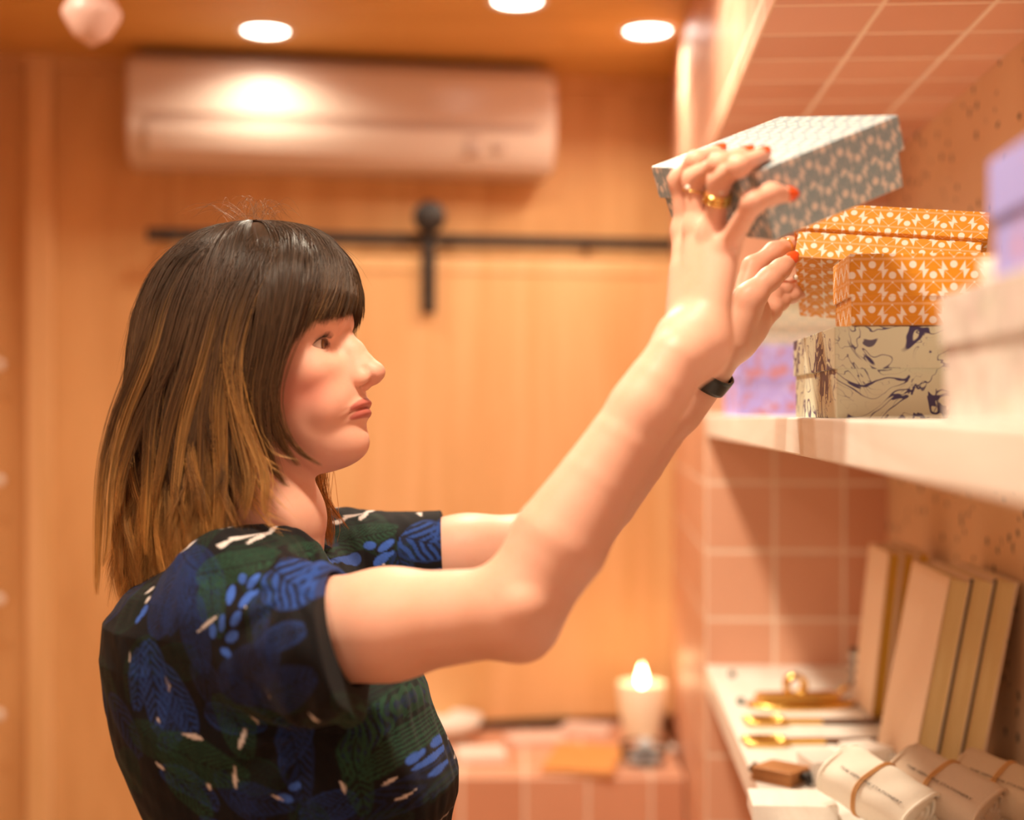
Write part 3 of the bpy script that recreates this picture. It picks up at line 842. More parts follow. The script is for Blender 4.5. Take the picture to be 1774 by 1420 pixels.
# ---------------------------------------------------------------- body joints
def V3(v): return tuple(float(x) for x in v)
def ray_plane(px, py, p0, n):
    o = Vector((0, 0, EYE)); d = (U(px, py, 1.0)-o); t = (Vector(p0)-o).dot(n)/d.dot(n); return o+d*t
def END(px, py, off): return ray_plane(px, py, GT4-GA*off, GA)
def TOP(px, py, off): return ray_plane(px, py, GT4+GC*off, GC)
def LNG(px, py, off): return ray_plane(px, py, GT4-GB*off, GB)
RS = U(432, 1108, 1.285); RE = U(893, 1057, 1.16); RW = U(1172, 622, 1.175)
LS = U(590, 992, 1.60); LE = U(985, 940, 1.62); LW = U(1226, 642, 1.505)
def pp(*a): return V3(U(*a))
parts = []
add = lambda pr, k=.008: parts.append((pr, k))
# neck base, shoulders, chest (inside the blouse)
add(cap(pp(470, 900, 1.41), pp(425, 1060, 1.42), .055, .075), .02)
add(cap(pp(415, 1060, 1.33), pp(500, 1060, 1.54), .036, .036), .02)
add(cap(pp(440, 1150, 1.42), pp(480, 1360, 1.42), .085, .105), .04)
add(cap(pp(480, 1360, 1.42), pp(500, 1700, 1.42), .11, .10), .04)
# arms
def mixv(a, b, t): return a+(b-a)*t
def arm(S0, E0, W0, r, name):
    m1 = mixv(S0, E0, .55)
    add(cap(V3(S0), V3(m1), r[0], r[1]), .03)
    add(cap(V3(m1), V3(E0), r[1], r[2]), .02)
    fr = r[3:]; ft = (.27, .5, .67, .9, 1.0); q0, rr0 = E0, r[2]*.98
    for t_, r_ in zip(ft, fr):
        q1 = mixv(E0, W0, t_); add(cap(V3(q0), V3(q1), rr0, r_), .0015 if t_ > .3 else .02); q0, rr0 = q1, r_
arm(RS, RE, RW, (.053, .0445, .035, .0405, .0335, .0300, .0258, .0235), 'r')
arm(LS, LE, LW, (.052, .044, .037, .0375, .0325, .0275, .0230, .0225), 'l')
# olecranon and inner elbow swell of the near arm
add(cap(pp(908, 1102, 1.165), pp(918, 1096, 1.17), .0165, .015), .02)
add(ell(V3(U(906, 1052, 1.128)), (.012, .010, .012)), .012)
add(ell(V3(U(1168, 575, 1.19)), (.009, .012, .010)), .010)
# ---- near (right) hand
palm = []
W1 = RW
def pj(v, dpx=0): return V3(v)
mc = {'index': END(1188, 398, .021), 'middle': END(1209, 392, .023), 'ring': END(1236, 400, .022), 'pinky': END(1262, 424, .019)}
cw = {'index': U(1182, 588, 1.205), 'middle': U(1197, 588, 1.20), 'ring': U(1213, 590, 1.192), 'pinky': U(1230, 588, 1.187)}
RH = []
RH.append((cap(V3(mixv(RE, RW, .8)), V3(mixv(cw['middle'], cw['ring'], .3)), .027, .0225), .02))
for k, r0, r1 in (('index', .0140, .0112), ('middle', .0145, .0112), ('ring', .0145, .0108), ('pinky', .0150, .0100)):
    RH.append((cap(V3(cw[k]), V3(mc[k]), r0, r1), .012))
RH.append((ell(V3(U(1200, 600, 1.192)), (.032, .024, .030)), .015))
RH.append((cap(pp(1190, 560, 1.225), pp(1196, 480, 1.232), .017, .014), .012))   # thumb mound
palm_r = group(RH)
FJ = {
 'index': [mc['index'], END(1178, 312, .0125), TOP(1206, 279, .0085), TOP(1247, 262, .0062)],
 'middle': [mc['middle'], END(1203, 310, .0125), TOP(1246, 283, .0092), TOP(1294, 266, .0064)],
 'ring': [mc['ring'], END(1247, 312, .0130), TOP(1280, 288, .0098), TOP(1322, 268, .0066)],
 'pinky': [mc['pinky'], LNG(1305, 350, .0118), LNG(1336, 336, .0092), LNG(1366, 337, .0068)],
 'thumb': [U(1200, 500, 1.222), END(1190, 440, .008), ray_plane(1190, 412, GT4-GC*(GH+.009), GC), ray_plane(1220, 408, GT4-GC*(GH+.0085), GC)],
}
FR = {'index': (.0100, .0090, .0077, .0064), 'middle': (.0102, .0092, .0079, .0066), 'ring': (.0100, .0092, .0080, .0066),
      'pinky': (.0096, .0086, .0078, .0066), 'thumb': (.0125, .0105, .0095, .0080)}
def finger(J, R):
    g = []
    for i in range(3):
        g.append((cap(V3(J[i]), V3(J[i+1]), R[i], R[i+1]*(.94 if i < 2 else 1)), .009))
    return group(g)
def hand(palm, fingers, k=.007):
    c = palm.c; r = palm.r
    def f(p):
        fd = None
        for fg in fingers:
            e = fg(p); fd = e if fd is None else smin(fd, e, .0012)
        return smin(palm(p), fd, k)
    lo = np.min([q.c-q.r for q in fingers+[palm]], 0); hi = np.max([q.c+q.r for q in fingers+[palm]], 0)
    return Prim(f, (lo+hi)/2, np.linalg.norm(hi-lo)/2)
add(hand(palm_r, [finger(FJ[k], FR[k]) for k in FJ]), .012)
# tendons / knuckles on the back of the near hand
for k in ('index', 'middle', 'ring', 'pinky'):
    v = mc[k] - GA*.0045; add(ell(V3(v), (.0075, .0075, .0085)), .008)
# ---- far (left) hand
LH = [(cap(V3(mixv(LE, LW, .8)), pp(1262, 592, 1.515), .027, .023), .02),
      (cap(pp(1258, 600, 1.525), pp(1304, 462, 1.545), .016, .0115), .012),
      (cap(pp(1266, 598, 1.525), pp(1322, 486, 1.555), .016, .0115), .012),
      (cap(pp(1276, 592, 1.52), pp(1336, 512, 1.555), .016, .011), .012),
      (cap(pp(1286, 588, 1.515), pp(1338, 536, 1.545), .0155, .010), .012),
      (cap(pp(1264, 586, 1.50), pp(1302, 514, 1.490), .0215, .0160), .016), (ell(pp(1292, 545, 1.515), (.026, .016, .030)), .014)]
palm_l = group(LH)
LF = {
 'thumb': ([U(1296, 516, 1.488), U(1334, 482, 1.492), U(1352, 466, 1.502), U(1370, 450, 1.514)], (.0145, .0115, .0098, .0078)),
 'index': ([U(1304, 462, 1.545), U(1342, 434, 1.555), U(1366, 424, 1.57), U(1392, 424, 1.59)], (.0105, .0092, .0082, .007)),
 'middle': ([U(1318, 478, 1.555), U(1345, 452, 1.575), U(1370, 446, 1.59), U(1396, 445, 1.61)], (.0105, .0095, .0084, .007)),
 'ring': ([U(1336, 512, 1.555), U(1356, 502, 1.575), U(1376, 495, 1.59), U(1398, 490, 1.61)], (.0102, .0090, .0080, .0068)),
 'pinky': ([U(1338, 536, 1.545), U(1352, 524, 1.56), U(1372, 512, 1.58), U(1392, 506, 1.60)], (.009, .0078, .007, .006)),
}
add(hand(palm_l, [finger(*LF[k]) for k in LF]), .012)
parts.insert(0, (HEAD, 0))
parts[1] = (parts[1][0], .02)
bodyf = culled(parts)

bV, bF = surface_net(bodyf, (-.62, .98, .86), (.44, 1.78, 1.70), .00125)
SKIN = arr(.78, .42, .295)
def smooth01(x): x = np.clip(x, 0, 1); return x*x*(3-2*x)
def noise3(p, s, seed=0):
    r = np.random.default_rng(seed); o = np.zeros(len(p))
    for k in range(7):
        w = r.normal(size=3)*s*(1+.35*k); o += np.sin(p@w+r.uniform(0, 6.28))
    return o/7
q = to_head(bV)
col = np.tile(SKIN, (len(bV), 1))
def blend(mask, c):
    global col
    m = np.clip(mask, 0, 1)[:, None]; col = col*(1-m)+arr(*c)*m
blend(.35+.35*noise3(bV, 60, 2), (.80, .445, .335))
inface = (q[:, 2] > -100) & (q[:, 0] > -10) & (np.linalg.norm(q, axis=1) < 150)
def gauss(c, s): return np.exp(-(((np.stack([q[:, 0], np.abs(q[:, 1]), q[:, 2]], 1)-arr(*c))/arr(*s))**2).sum(1))
blend(.72*gauss((28, 52, -22), (30, 26, 22)), (.76, .27, .20))
blend(.45*gauss((76, 0, -3), (14, 14, 12)), (.76, .30, .23))
blend(.35*gauss((24, 40, 14), (16, 14, 6)), (.62, .31, .24))
qq = np.stack([q[:, 0]+.006*q[:, 1]**2, q[:, 1], q[:, 2]+5.5*(np.abs(q[:, 1])/25)**2], 1)
lip = np.minimum(ell((58.5, 0, -32.8), (17, 27, 4.4))(qq), ell((58.0, 0, -42.2), (16.6, 24, 5.2))(qq))
blend(smooth01((1.9-lip)/1.2)*(q[:, 0] > 46), (.50, .14, .11)); blend(.75*np.exp(-((qq[:, 2]+37.4)/1.0)**2)*(np.abs(q[:, 1]) < 26)*(q[:, 0] > 46), (.30, .07, .05))  # lip colour, then a painted dark seam for the shade between the lips
ee = np.stack([q[:, 0], np.abs(q[:, 1]), q[:, 2]], 1)-EYEC; er = np.linalg.norm(ee, axis=1)
al = np.degrees(np.arctan2(ee[:, 1], ee[:, 0])); be = np.degrees(np.arctan2(ee[:, 2], np.hypot(ee[:, 0], ee[:, 1]))); tt = (al-14)/60
up = 30*(1-tt*tt)-2-3*tt; lw = -19*(1-tt*tt)+3-3*tt
liner = (np.abs(be-up-1) < 7)*(np.abs(tt) < 1.05)*(er < 15.5)*(er > 10)
blend(.92*liner, (.07, .035, .025))
blend(.35*(np.abs(be-lw) < 4)*(np.abs(tt) < 1)*(er < 15.5), (.30, .14, .10))
blend(.25*np.exp(-((be-25)/12)**2)*(er < 17)*(np.abs(tt) < 1.1), (.50, .27, .20))
# knuckles a little pinker, fingertips too
for J in list(FJ.values())+[v[0] for v in LF.values()]:
    for j in (0, 1, 2, 3):
        dd = np.linalg.norm(bV-np.array(J[j]), axis=1); blend(.22*np.exp(-(dd/.011)**2), (.80, .30, .22))
m, nt, b = newmat('skin', .48, .34)
at = nt.nodes.new('ShaderNodeVertexColor'); at.layer_name = 'tint'
sn = noise(nt, coord(nt), 90, 4, .6); sp = noise(nt, coord(nt), 700, 2)
c = mix(nt, sn.outputs[0], at.outputs[0], at.outputs[0])
c = mix(nt, X(nt, sn.outputs[0]).step(.62, .1)*.18, at.outputs[0], (.74, .30, .2))
nt.links.new(c, b.inputs['Base Color'])
b.inputs['Subsurface Weight'].default_value = .22; b.inputs['Subsurface Radius'].default_value = (1, .35, .2); b.inputs['Subsurface Scale'].default_value = .006
bump(nt, b, sp.outputs[0], .10, .0006)
M['skin'] = m
wom = empty('person', (-.25, 1.42, 0), (0, 0, 0), 'woman in dark leaf-print top reaching up to lift a box from the shelf', 'person')
def child(name, me, mat, parent=wom, smooth=True):
    o = link(name, me, mat, None, smooth); o.parent = parent; o.matrix_parent_inverse = parent.matrix_world.inverted() if parent is not wom else Matrix.Translation((.25, -1.42, 0))
    return o
body = child('body', npmesh('body', bV, bF, col), M['skin'])

# ---------------------------------------------------------------- eyes
def eye_mat():
    m, nt, b = newmat('eye', .06, .6)
    x, y, z = xyz(nt, coord(nt)); r = (y*y+z*z).sqrt()*1000
    n = noise(nt, coord(nt), 900, 2)
    c = mix(nt, (r-6.1).step(0, .25), (.20, .09, .035), (.74, .63, .56))
    c = mix(nt, (r*-1+2.5).step(0, .2), c, (.005, .004, .004))
    ring = ((r-5.7).abs()*-1+.45).step(0, .25)
    c = mix(nt, ring*.8, c, (.04, .02, .01))
    front = x.gt(0)
    nt.links.new(c, b.inputs['Base Color']); return m
M['eye'] = eye_mat()
for s in (-1, 1):
    bm = bmesh.new(); bmesh.ops.create_uvsphere(bm, u_segments=40, v_segments=24, radius=.0121)
    for v in bm.verts:
        if v.co.x > .0100: v.co.x += (v.co.x-.0100)*.25
    o = bm_obj('eyeball', bm, M['eye'], None, True, False)
    o.parent = body
    loc = from_head((EYEC[0], s*EYEC[1], EYEC[2]))
    o.matrix_parent_inverse = Matrix.Identity(4)
    o.matrix_world = Matrix.Translation(Vector(loc)) @ Matrix.Rotation(-YAW+math.radians(4), 4, 'Z') @ Matrix.Rotation(math.radians(-3), 4, 'Y')
# eyelashes
def lash_mesh(s):
    bm = bmesh.new()
    for i in range(20):
        t = -.85+1.75*i/19+random.uniform(-.03, .03); a = math.radians(14+60*t); be_ = math.radians(30*(1-t*t)-2-3*t+3)
        r0 = 13.0; dirv = Vector((math.cos(be_)*math.cos(a), math.cos(be_)*math.sin(a), math.sin(be_)))
        p0 = Vector(EYEC)+dirv*r0; ln = 8.5+2*max(0, t)
        out = (dirv*.85+Vector((.55, .15*t, .0))).normalized()
        pts = [p0+out*ln*k+Vector((0, 0, 1))*(k*k*4.2) for k in (0, .33, .66, 1)]
        pts = [from_head((v.x, s*v.y, v.z)) for v in pts]
        tube(bm, pts, [.00028, .00026, .00018, .00005], 5)
    for i in range(16):
        t = -.7+1.5*i/15; a = math.radians(14+60*t); be_ = math.radians(-19*(1-t*t)+3-3*t-2)
        dirv = Vector((math.cos(be_)*math.cos(a), math.cos(be_)*math.sin(a), math.sin(be_)))
        p0 = Vector(EYEC)+dirv*13.0
        pts = [p0+dirv*3*k+Vector((0, 0, -1))*(k*k*1.5) for k in (0, .5, 1)]
        tube(bm, [from_head((v.x, s*v.y, v.z)) for v in pts], [.00014, .0001, .00004], 4)
    return bm
for s in (-1, 1):
    o = bm_obj('eyelashes', lash_mesh(s), M['black'], None, True, False); o.parent = wom; o.matrix_parent_inverse = Matrix.Translation((.25, -1.42, 0))
# eyebrow hairs (mostly under the fringe)
# ---------------------------------------------------------------- nails, rings, watch
def nail(tip, prev, up, w, ln, name='fingernail'):
    tip = Vector(tip); prev = Vector(prev); d = (tip-prev).normalized(); up = (Vector(up)-d*Vector(up).dot(d)).normalized(); sd = d.cross(up)
    bm = bmesh.new(); g = []; NX, NY = 8, 8
    for j in range(NY+1):
        row = []
        for i in range(NX+1):
            a = (i/NX-.5)*2; t = j/NY
            ww = w*(1-.35*max(0, t-.6)/.4*abs(a))
            rr = 1
            p = tip+d*(ln*(t-.42)-(.0012*a*a if j == NY else 0)-(ln*.18*a*a if t > .8 else 0)+(ln*.15*a*a if t < .15 else 0))+sd*(ww*math.sin(a*1.05))+up*(w*(math.cos(a*1.05))*1.02-.0011*t*t*1.2)
            row.append(bm.verts.new(p))
        g.append(row)
    fs = [bm.faces.new((g[j][i], g[j][i+1], g[j+1][i+1], g[j+1][i])) for j in range(NY) for i in range(NX)]
    bmesh.ops.recalc_face_normals(bm, faces=fs)
    bmesh.ops.solidify(bm, geom=fs, thickness=.0006)
    o = bm_obj(name, bm, M['nail'], None, True, False); o.parent = body; return o
view = Vector((0, -1, 0))
nail(FJ['index'][3], FJ['index'][2], GC*1.0-GB*.1, .0070, .0135)
nail(FJ['middle'][3], FJ['middle'][2], GC*1.0-GB*.15, .0072, .0135)
nail(FJ['ring'][3], FJ['ring'][2], GC*.9-GB*.35, .0072, .0135)
nail(FJ['pinky'][3], FJ['pinky'][2], -GB*1.0+GC*.35, .0071, .012)
nail(LF['thumb'][0][3], LF['thumb'][0][2], Vector((-.1, -1, .25)), .0084, .0150, 'thumbnail')
def ring_on(a, b, t, r, thick, mat, name='finger_ring', squash=1, lab=None, tilt=(0, 0, 0)):
    a = Vector(a); b = Vector(b); d = ((b-a).normalized()+Vector(tilt)).normalized(); c = a+(b-a)*t; u = d.orthogonal().normalized(); w = d.cross(u)
    bm = bmesh.new(); tube(bm, [c+(u*math.cos(x)+w*math.sin(x))*r for x in [2*math.pi*i/40 for i in range(40)]], thick, 8, True)
    o = bm_obj(name, bm, mat, None, True, False); o.parent = wom; o.matrix_parent_inverse = Matrix.Translation((.25, -1.42, 0))
    if lab: o['label'] = lab
    return o
J = FJ['ring']
ring_on(J[0], J[1], .66, .0106, .0014, M['gold'], lab='gold ring'); ring_on(J[0], J[1], .72, .0104, .0014, M['gold'], lab='gold ring')
r3 = ring_on(J[0], J[1], .59, .0108, .0015, M['gold'], lab='gold ring')
J = FJ['middle']; ring_on(J[0], J[1], .72, .0106, .0006, M['gold'], tilt=(.25, .0, -.1), lab='thin gold ring')
def pearl(c, r):
    bm = bmesh.new(); bmesh.ops.create_uvsphere(bm, u_segments=16, v_segments=10, radius=r, matrix=Matrix.Translation(c))
    o = bm_obj('pearl', bm, M['pearl'], None, True, False); o.parent = wom; o.matrix_parent_inverse = Matrix.Translation((.25, -1.42, 0))
pearl(mixv(FJ['middle'][0], FJ['middle'][1], .76)+Vector((-.0075, -.0085, .001)), .0022)
pearl(mixv(FJ['ring'][0], FJ['ring'][1], .70)+Vector((.001, -.0115, .002)), .0026)
J = LF['index'][0]; ring_on(J[1], J[2], .75, .0096, .0012, M['gold'], lab='gold ring')
pearl(U(1378, 480, 1.505), .0028)
# watch on the far wrist
d = (LW-LE).normalized(); c = mixv(LE, LW, .99); u = Vector((0, -1, 0)); u = (u-d*u.dot(d)).normalized(); w = d.cross(u)
bm = bmesh.new(); rings = []
for i in range(48):
    a = 2*math.pi*i/48; row = []
    for (o1, h1) in ((0, -.0095), (.0022, -.0095), (.0026, -.006), (.0026, .006), (.0022, .0095), (0, .0095)):
        rr = .0262+o1
        row.append(bm.verts.new(c+(u*math.cos(a)*rr*.98+w*math.sin(a)*rr*1.04)+d*h1))
    rings.append(row)
for i in range(48):
    A = rings[i]; B = rings[(i+1) % 48]
    for k in range(6): bm.faces.new((A[k], A[(k+1) % 6], B[(k+1) % 6], B[k]))
bmesh.ops.recalc_face_normals(bm, faces=bm.faces)
o = bm_obj('watch_strap', bm, M['band'], None, True, False); o.parent = wom; o.matrix_parent_inverse = Matrix.Translation((.25, -1.42, 0)); o['label'] = 'black watch strap'
# ---------------------------------------------------------------- blouse
def px2x(px, Y=1.42): return (px-887)/FPX*Y
def py2z(py, Y=1.42): return EYE+(714-py)/FPX*Y
tz = arr(1640, 1520, 1440, 1380, 1340, 1280, 1200, 1120, 1060, 1010, 985, 960, 940)
t_b = arr(300, 292, 272, 246, 230, 208, 193, 186, 196, 232, 275, 330, 380)     # back contour px
t_f = arr(770, 775, 795, 806, 808, 786, 752, 704, 660, 625, 600, 575, 550)     # front contour px
t_w = arr(.155, .150, .155, .165, .170, .175, .178, .178, .172, .150, .125, .095, .06)
o_ = np.argsort(py2z(tz)); TZ = py2z(tz)[o_]; TB = px2x(t_b)[o_]; TF = px2x(t_f)[o_]; TW = t_w[o_]
TY = math.radians(10); tc, ts_ = math.cos(TY), math.sin(TY)
def torsof(p):
    z = p[:, 2]; xb = np.interp(z, TZ, TB); xf = np.interp(z, TZ, TF); w = np.interp(z, TZ, TW)
    cx = (xb+xf)/2; A = (xf-xb)/2-.012
    dx = p[:, 0]-cx; dy = p[:, 1]-1.42
    u = dx*tc-dy*ts_; v = dx*ts_+dy*tc
    pw = 2.3
    g = ((np.abs(u)/A)**pw+(np.abs(v)/w)**pw)**(1/pw)+1e-9; r = np.hypot(u, v)
    d = np.maximum(r-r/g, -.05)
    return smax(smax(d, z-py2z(950), .03), TZ[0]-.02-z, .004)
TORSO = Prim(torsof, (-.25, 1.42, 1.15), .42)
rs_cuff = U(590, 1115, 1.205); ls_cuff = U(770, 972, 1.61)
def cuff(S0, Cc, r0, r1, out=.0):
    return cap(V3(S0), V3(Cc), r0, r1)
sl = [(TORSO, 0), (cap(V3(U(425, 1075, 1.28)), V3(rs_cuff), .060, .0622), .03), (cap(V3(U(440, 1100, 1.29)), V3(U(560, 1150, 1.225)), .06, .050), .03),
      (cap(pp(480, 1000, 1.36), pp(400, 1030, 1.32), .050, .060), .05),
      (cap(V3(U(590, 985, 1.585)), V3(ls_cuff), .056, .051), .03),
      (cap(pp(520, 1010, 1.52), pp(600, 985, 1.57), .055, .054), .05)]
sleeve_axis_r = (rs_cuff-U(432, 1052, 1.27)).normalized(); 
cn_r = np.array((Vector((.945, -.08, .25))).normalized())    # cuff plane normals
cn_l = np.array(Vector((1, .0, .06)).normalized())
armR = culled([(cap(V3(RS), V3(mixv(RS, RE, .55)), .053, .0445), 0), (cap(V3(mixv(RS, RE, .55)), V3(RE), .0445, .035), 0)])
armL = culled([(cap(V3(LS), V3(mixv(LS, LE, .55)), .052, .044), 0), (cap(V3(mixv(LS, LE, .55)), V3(LE), .044, .037), 0)])
base_bl = culled(sl)
fold_c = [np.array(U(420, 1180, 1.25)), np.array(U(560, 1130, 1.2))]
def folds(p):
    f = .0022*noise3(p, 55, 11)+.0006*noise3(p*arr(1.6, 1, .5), 110, 12)
    # drag lines from the armpit and from the shoulder
    q = p-np.array(U(520, 1010, 1.24)); ang = np.arctan2(q[:, 2], q[:, 0]); r = np.hypot(q[:, 0], q[:, 2])
    f += .0028*np.sin(ang*9+r*22)*np.exp(-(r/.12)**2)*smooth01(r/.03)*np.exp(-((p[:, 1]-1.24)/.09)**2)
    q = p-np.array(U(560, 1225, 1.36)); ang = np.arctan2(q[:, 2], q[:, 0]); r = np.hypot(q[:, 0], q[:, 2])
    f += .0035*np.sin(ang*8)*np.exp(-(r/.16)**2)*smooth01(r/.04)
    return f
def blousef(p):
    d = smin(base_bl(p)-folds(p), np.minimum(np.maximum(armR(p)-.006, (p-np.array(rs_cuff))@cn_r), np.maximum(armL(p)-.006, (p-np.array(ls_cuff))@cn_l)), .02)
    pr = (p-np.array(rs_cuff))@cn_r; near = (p[:, 1] < 1.40) & (p[:, 2] < py2z(900))
    right_side = p[:, 1] < 1.37
    # cut the sleeves off square
    armzoneR = np.linalg.norm(p-np.array(rs_cuff), axis=1)-.125
    d = np.where(armzoneR < 0, smax(d, pr, .003), d)
    pl = (p-np.array(ls_cuff))@cn_l
    armzoneL = np.linalg.norm(p-np.array(ls_cuff), axis=1)-.11
    d = np.where(armzoneL < 0, smax(d, pl, .003), d)
    # hollow cuffs
    hollow = np.maximum(armR(p)-.0035, -pr-.045)
    hollow = np.maximum(hollow, armzoneR)
    d = smax(d, -hollow, .002)
    hollow = np.maximum(np.maximum(armL(p)-.003, -pl-.03), armzoneL); d = smax(d, -hollow, .002)
    # neck opening
    nk = ell(pp(492, 930, 1.41), (.062, .068, .036), np.array(Matrix.Rotation(.25, 3, 'Y')))(p)
    return smax(d, -nk, .006)
# a second pass of the plane normal for the near cuff so it slopes like the photo
cn_r = np.array(Vector(((1240-985), 0, (620-557))).normalized()); cn_r = np.array(Vector((.955, -.15, .255)).normalized())
sV, sF = surface_net(blousef, (-.66, 1.08, py2z(1640)-.03), (.05, 1.80, 1.36), .0017, 14, .01)
# ---- printed leaves, laid out on the cloth in "print space" (pixels of the side view at 1.3 m)
PU = 887+sV[:, 0]/1.23*FPX - (sV[:, 1]-1.23)*520; PV = 714-(sV[:, 2]-EYE)/1.23*FPX
BLK = arr(.0075, .0065, .0075)
cc = np.tile(BLK, (len(sV), 1))
def paint(mask, c):
    global cc
    m = np.clip(mask, 0, 1)[:, None]; cc = cc*(1-m)+arr(*c)*m
NAVY = (.013, .028, .115); BLUE = (.022, .060, .25); BRIGHT = (.045, .115, .46); GREEN = (.012, .034, .019); GREEN2 = (.018, .058, .032); WHITE = (.62, .55, .52)
wob = 5*np.sin(PU/17)+4*np.sin(PV/13)+3*np.sin((PU+PV)/9)
def leaf(cx, cy, ang, ln, w, c, veins=7, ink=.6, curve=0.0):
    a = math.radians(ang); ca, sa = math.cos(a), math.sin(a)
    x = (PU-cx)*ca+(PV-cy)*sa; y = -(PU-cx)*sa+(PV-cy)*ca
    y = y-curve*(x/ln)**2*ln
    t = x/ln                       # -1..1
    prof = w*np.sqrt(np.clip(1-t*t, 0, 1))*(1-.25*t)
    ins = smooth01((prof-np.abs(y)+.08*wob)/3)*(np.abs(t) < 1)
    if ins.max() <= 0: return
    v = np.sin((x*.9-np.abs(y)*1.1+wob*.6)/(ln*2/veins/2.2)*1.0*math.pi)
    paint(ins*(.12+.88*smooth01((v+.30)/.55))*ink, c)
    paint(ins*smooth01((1.8-np.abs(y))/1.2)*.8, tuple(BLK))
    rim = smooth01((3.2-np.abs(prof-np.abs(y)))/2)*(np.abs(t) < .97); paint(rim*.45, c)
def petal(cx, cy, ang, ln, w, c, k=1):
    a = math.radians(ang); ca, sa = math.cos(a), math.sin(a)
    x = ((PU-cx)*ca+(PV-cy)*sa)/ln; y = (-(PU-cx)*sa+(PV-cy)*ca)/w
    paint(smooth01((1-np.sqrt(x*x+y*y))*ln/3)*k, c)
def sliver(cx, cy, ang, ln, w, c=WHITE, curve=.2):
    a = math.radians(ang); ca, sa = math.cos(a), math.sin(a)
    x = ((PU-cx)*ca+(PV-cy)*sa)/ln; y = (-(PU-cx)*sa+(PV-cy)*ca)-curve*ln*x*x
    prof = w*np.clip(1-x*x, 0, 1)*(1+.4*x)
    paint(smooth01((prof-np.abs(y))/1.5+.1)*(np.abs(x) < 1), c)
R_ = random.Random(9)
for gx in range(-300, 1500, 95):        # scattered background foliage everywhere on the cloth
    for gy in range(860, 1640, 105):
        leaf(gx+R_.uniform(-35, 35), gy+R_.uniform(-35, 35), R_.uniform(0, 180), R_.uniform(45, 75), R_.uniform(18, 32), R_.choice([NAVY, NAVY, BLUE, GREEN, GREEN]), R_.choice([8, 10, 12]), R_.uniform(.3, .6), R_.uniform(-.2, .2))
        if R_.random() < .22: sliver(gx+R_.uniform(-40, 40), gy+R_.uniform(-40, 40), R_.uniform(0, 180), R_.uniform(10, 22), R_.uniform(2.5, 4.5))
# the large motifs of the near side
for a in [(260, 1040, 100, 75, 48, NAVY, 16, .9), (300, 985, 20, 60, 26, NAVY, 12, .8), (395, 985, -12, 75, 26, GREEN2, 16, .8), (378, 1050, 60, 55, 28, GREEN2, 12, .8),
          (535, 1000, 15, 60, 40, BLUE, 5, 1.), (580, 985, 40, 50, 30, BLUE, 4, 1.), (345, 1100, 75, 70, 30, NAVY, 14, .8), (470, 1150, -35, 90, 45, NAVY, 14, .75),
          (540, 1170, -25, 80, 38, NAVY, 12, .85), (500, 1080, 70, 70, 20, NAVY, 10, .8), (240, 1200, 85, 85, 30, BLUE, 9, .75), (290, 1220, 62, 70, 26, BLUE, 9, .7), (205, 1190, 100, 60, 20, BLUE, 8, .8),
          (330, 1330, 20, 95, 40, GREEN2, 16, .85), (400, 1260, 70, 65, 30, GREEN2, 12, .7), (240, 1300, 15, 70, 30, GREEN, 14, .9), (300, 1390, 50, 60, 26, GREEN2, 10, .8),
          (625, 1290, -65, 90, 52, GREEN2, 14, .95), (590, 1370, 80, 70, 20, GREEN2, 8, .7), (680, 1250, -60, 70, 16, NAVY, 6, .8), (735, 1290, 60, 60, 22, GREEN2, 9, .8),
          (760, 1250, 70, 60, 14, GREEN2, 7, .7), (500, 1330, 80, 80, 26, NAVY, 10, .7), (440, 1395, 10, 60, 26, NAVY, 9, .7), (700, 1380, 75, 60, 24, NAVY, 8, .6), (460, 1240, 5, 60, 20, GREEN2, 10, .6)]:
    leaf(*a)
for a in [(411, 1027, 70, 17, 10), (428, 1000, 10, 13, 9), (456, 1002, -45, 17, 9), (452, 1030, -50, 18, 10), (437, 1062, -50, 18, 9), (404, 1073, 100, 17, 8), (383, 1088, 95, 14, 9), (427, 1094, -30, 18, 10), (413, 1122, 20, 14, 8), (466, 1020, -40, 10, 5),
          (690, 1354, 20, 13, 8), (668, 1376, -10, 16, 7), (713, 1390, 80, 18, 6), (740, 1375, 30, 14, 8), (682, 1400, 10, 13, 8), (478, 1393, 20, 15, 9), (495, 1372, -20, 12, 8), (650, 1362, 60, 10, 6), (735, 1399, 70, 14, 6),
          (660, 955, -60, 18, 9), (205, 1070, -60, 14, 7), (196, 1084, -60, 10, 5)]:
    petal(*a, BRIGHT)
for a in [(368, 1078, -35, 34, 3.5, .05), (252, 963, -32, 27, 5, -.1), (388, 938, 62, 14, 5, .1), (354, 950, -15, 14, 6, -.3), (315, 926, -20, 8, 3, 0), (596, 1000, 100, 22, 6.5, -.5), (618, 990, -40, 16, 5, -.4),
          (318, 1282, 12, 22, 5, .1), (411, 1282, 100, 22, 5, .1), (391, 1352, 98, 28, 4, -.1), (243, 1342, 35, 12, 4, 0), (247, 1258, 50, 7, 3, 0), (465, 1388, 40, 14, 2.5, 0), (590, 1218, 40, 14, 4, 0),
          (632, 1385, -20, 11, 4, 0), (712, 1356, -60, 14, 2.5, 0), (725, 1378, -70, 12, 2.5, 0), (697, 1395, -50, 12, 2.5, 0), (196, 1038, -35, 14, 3, 0), (205, 1052, -60, 8, 4, 0), (340, 1375, 80, 9, 4, 0), (186, 1150, 90, 12, 2.5, 0)]:
    sliver(a[0], a[1], a[2], a[3], a[4], WHITE, a[5])
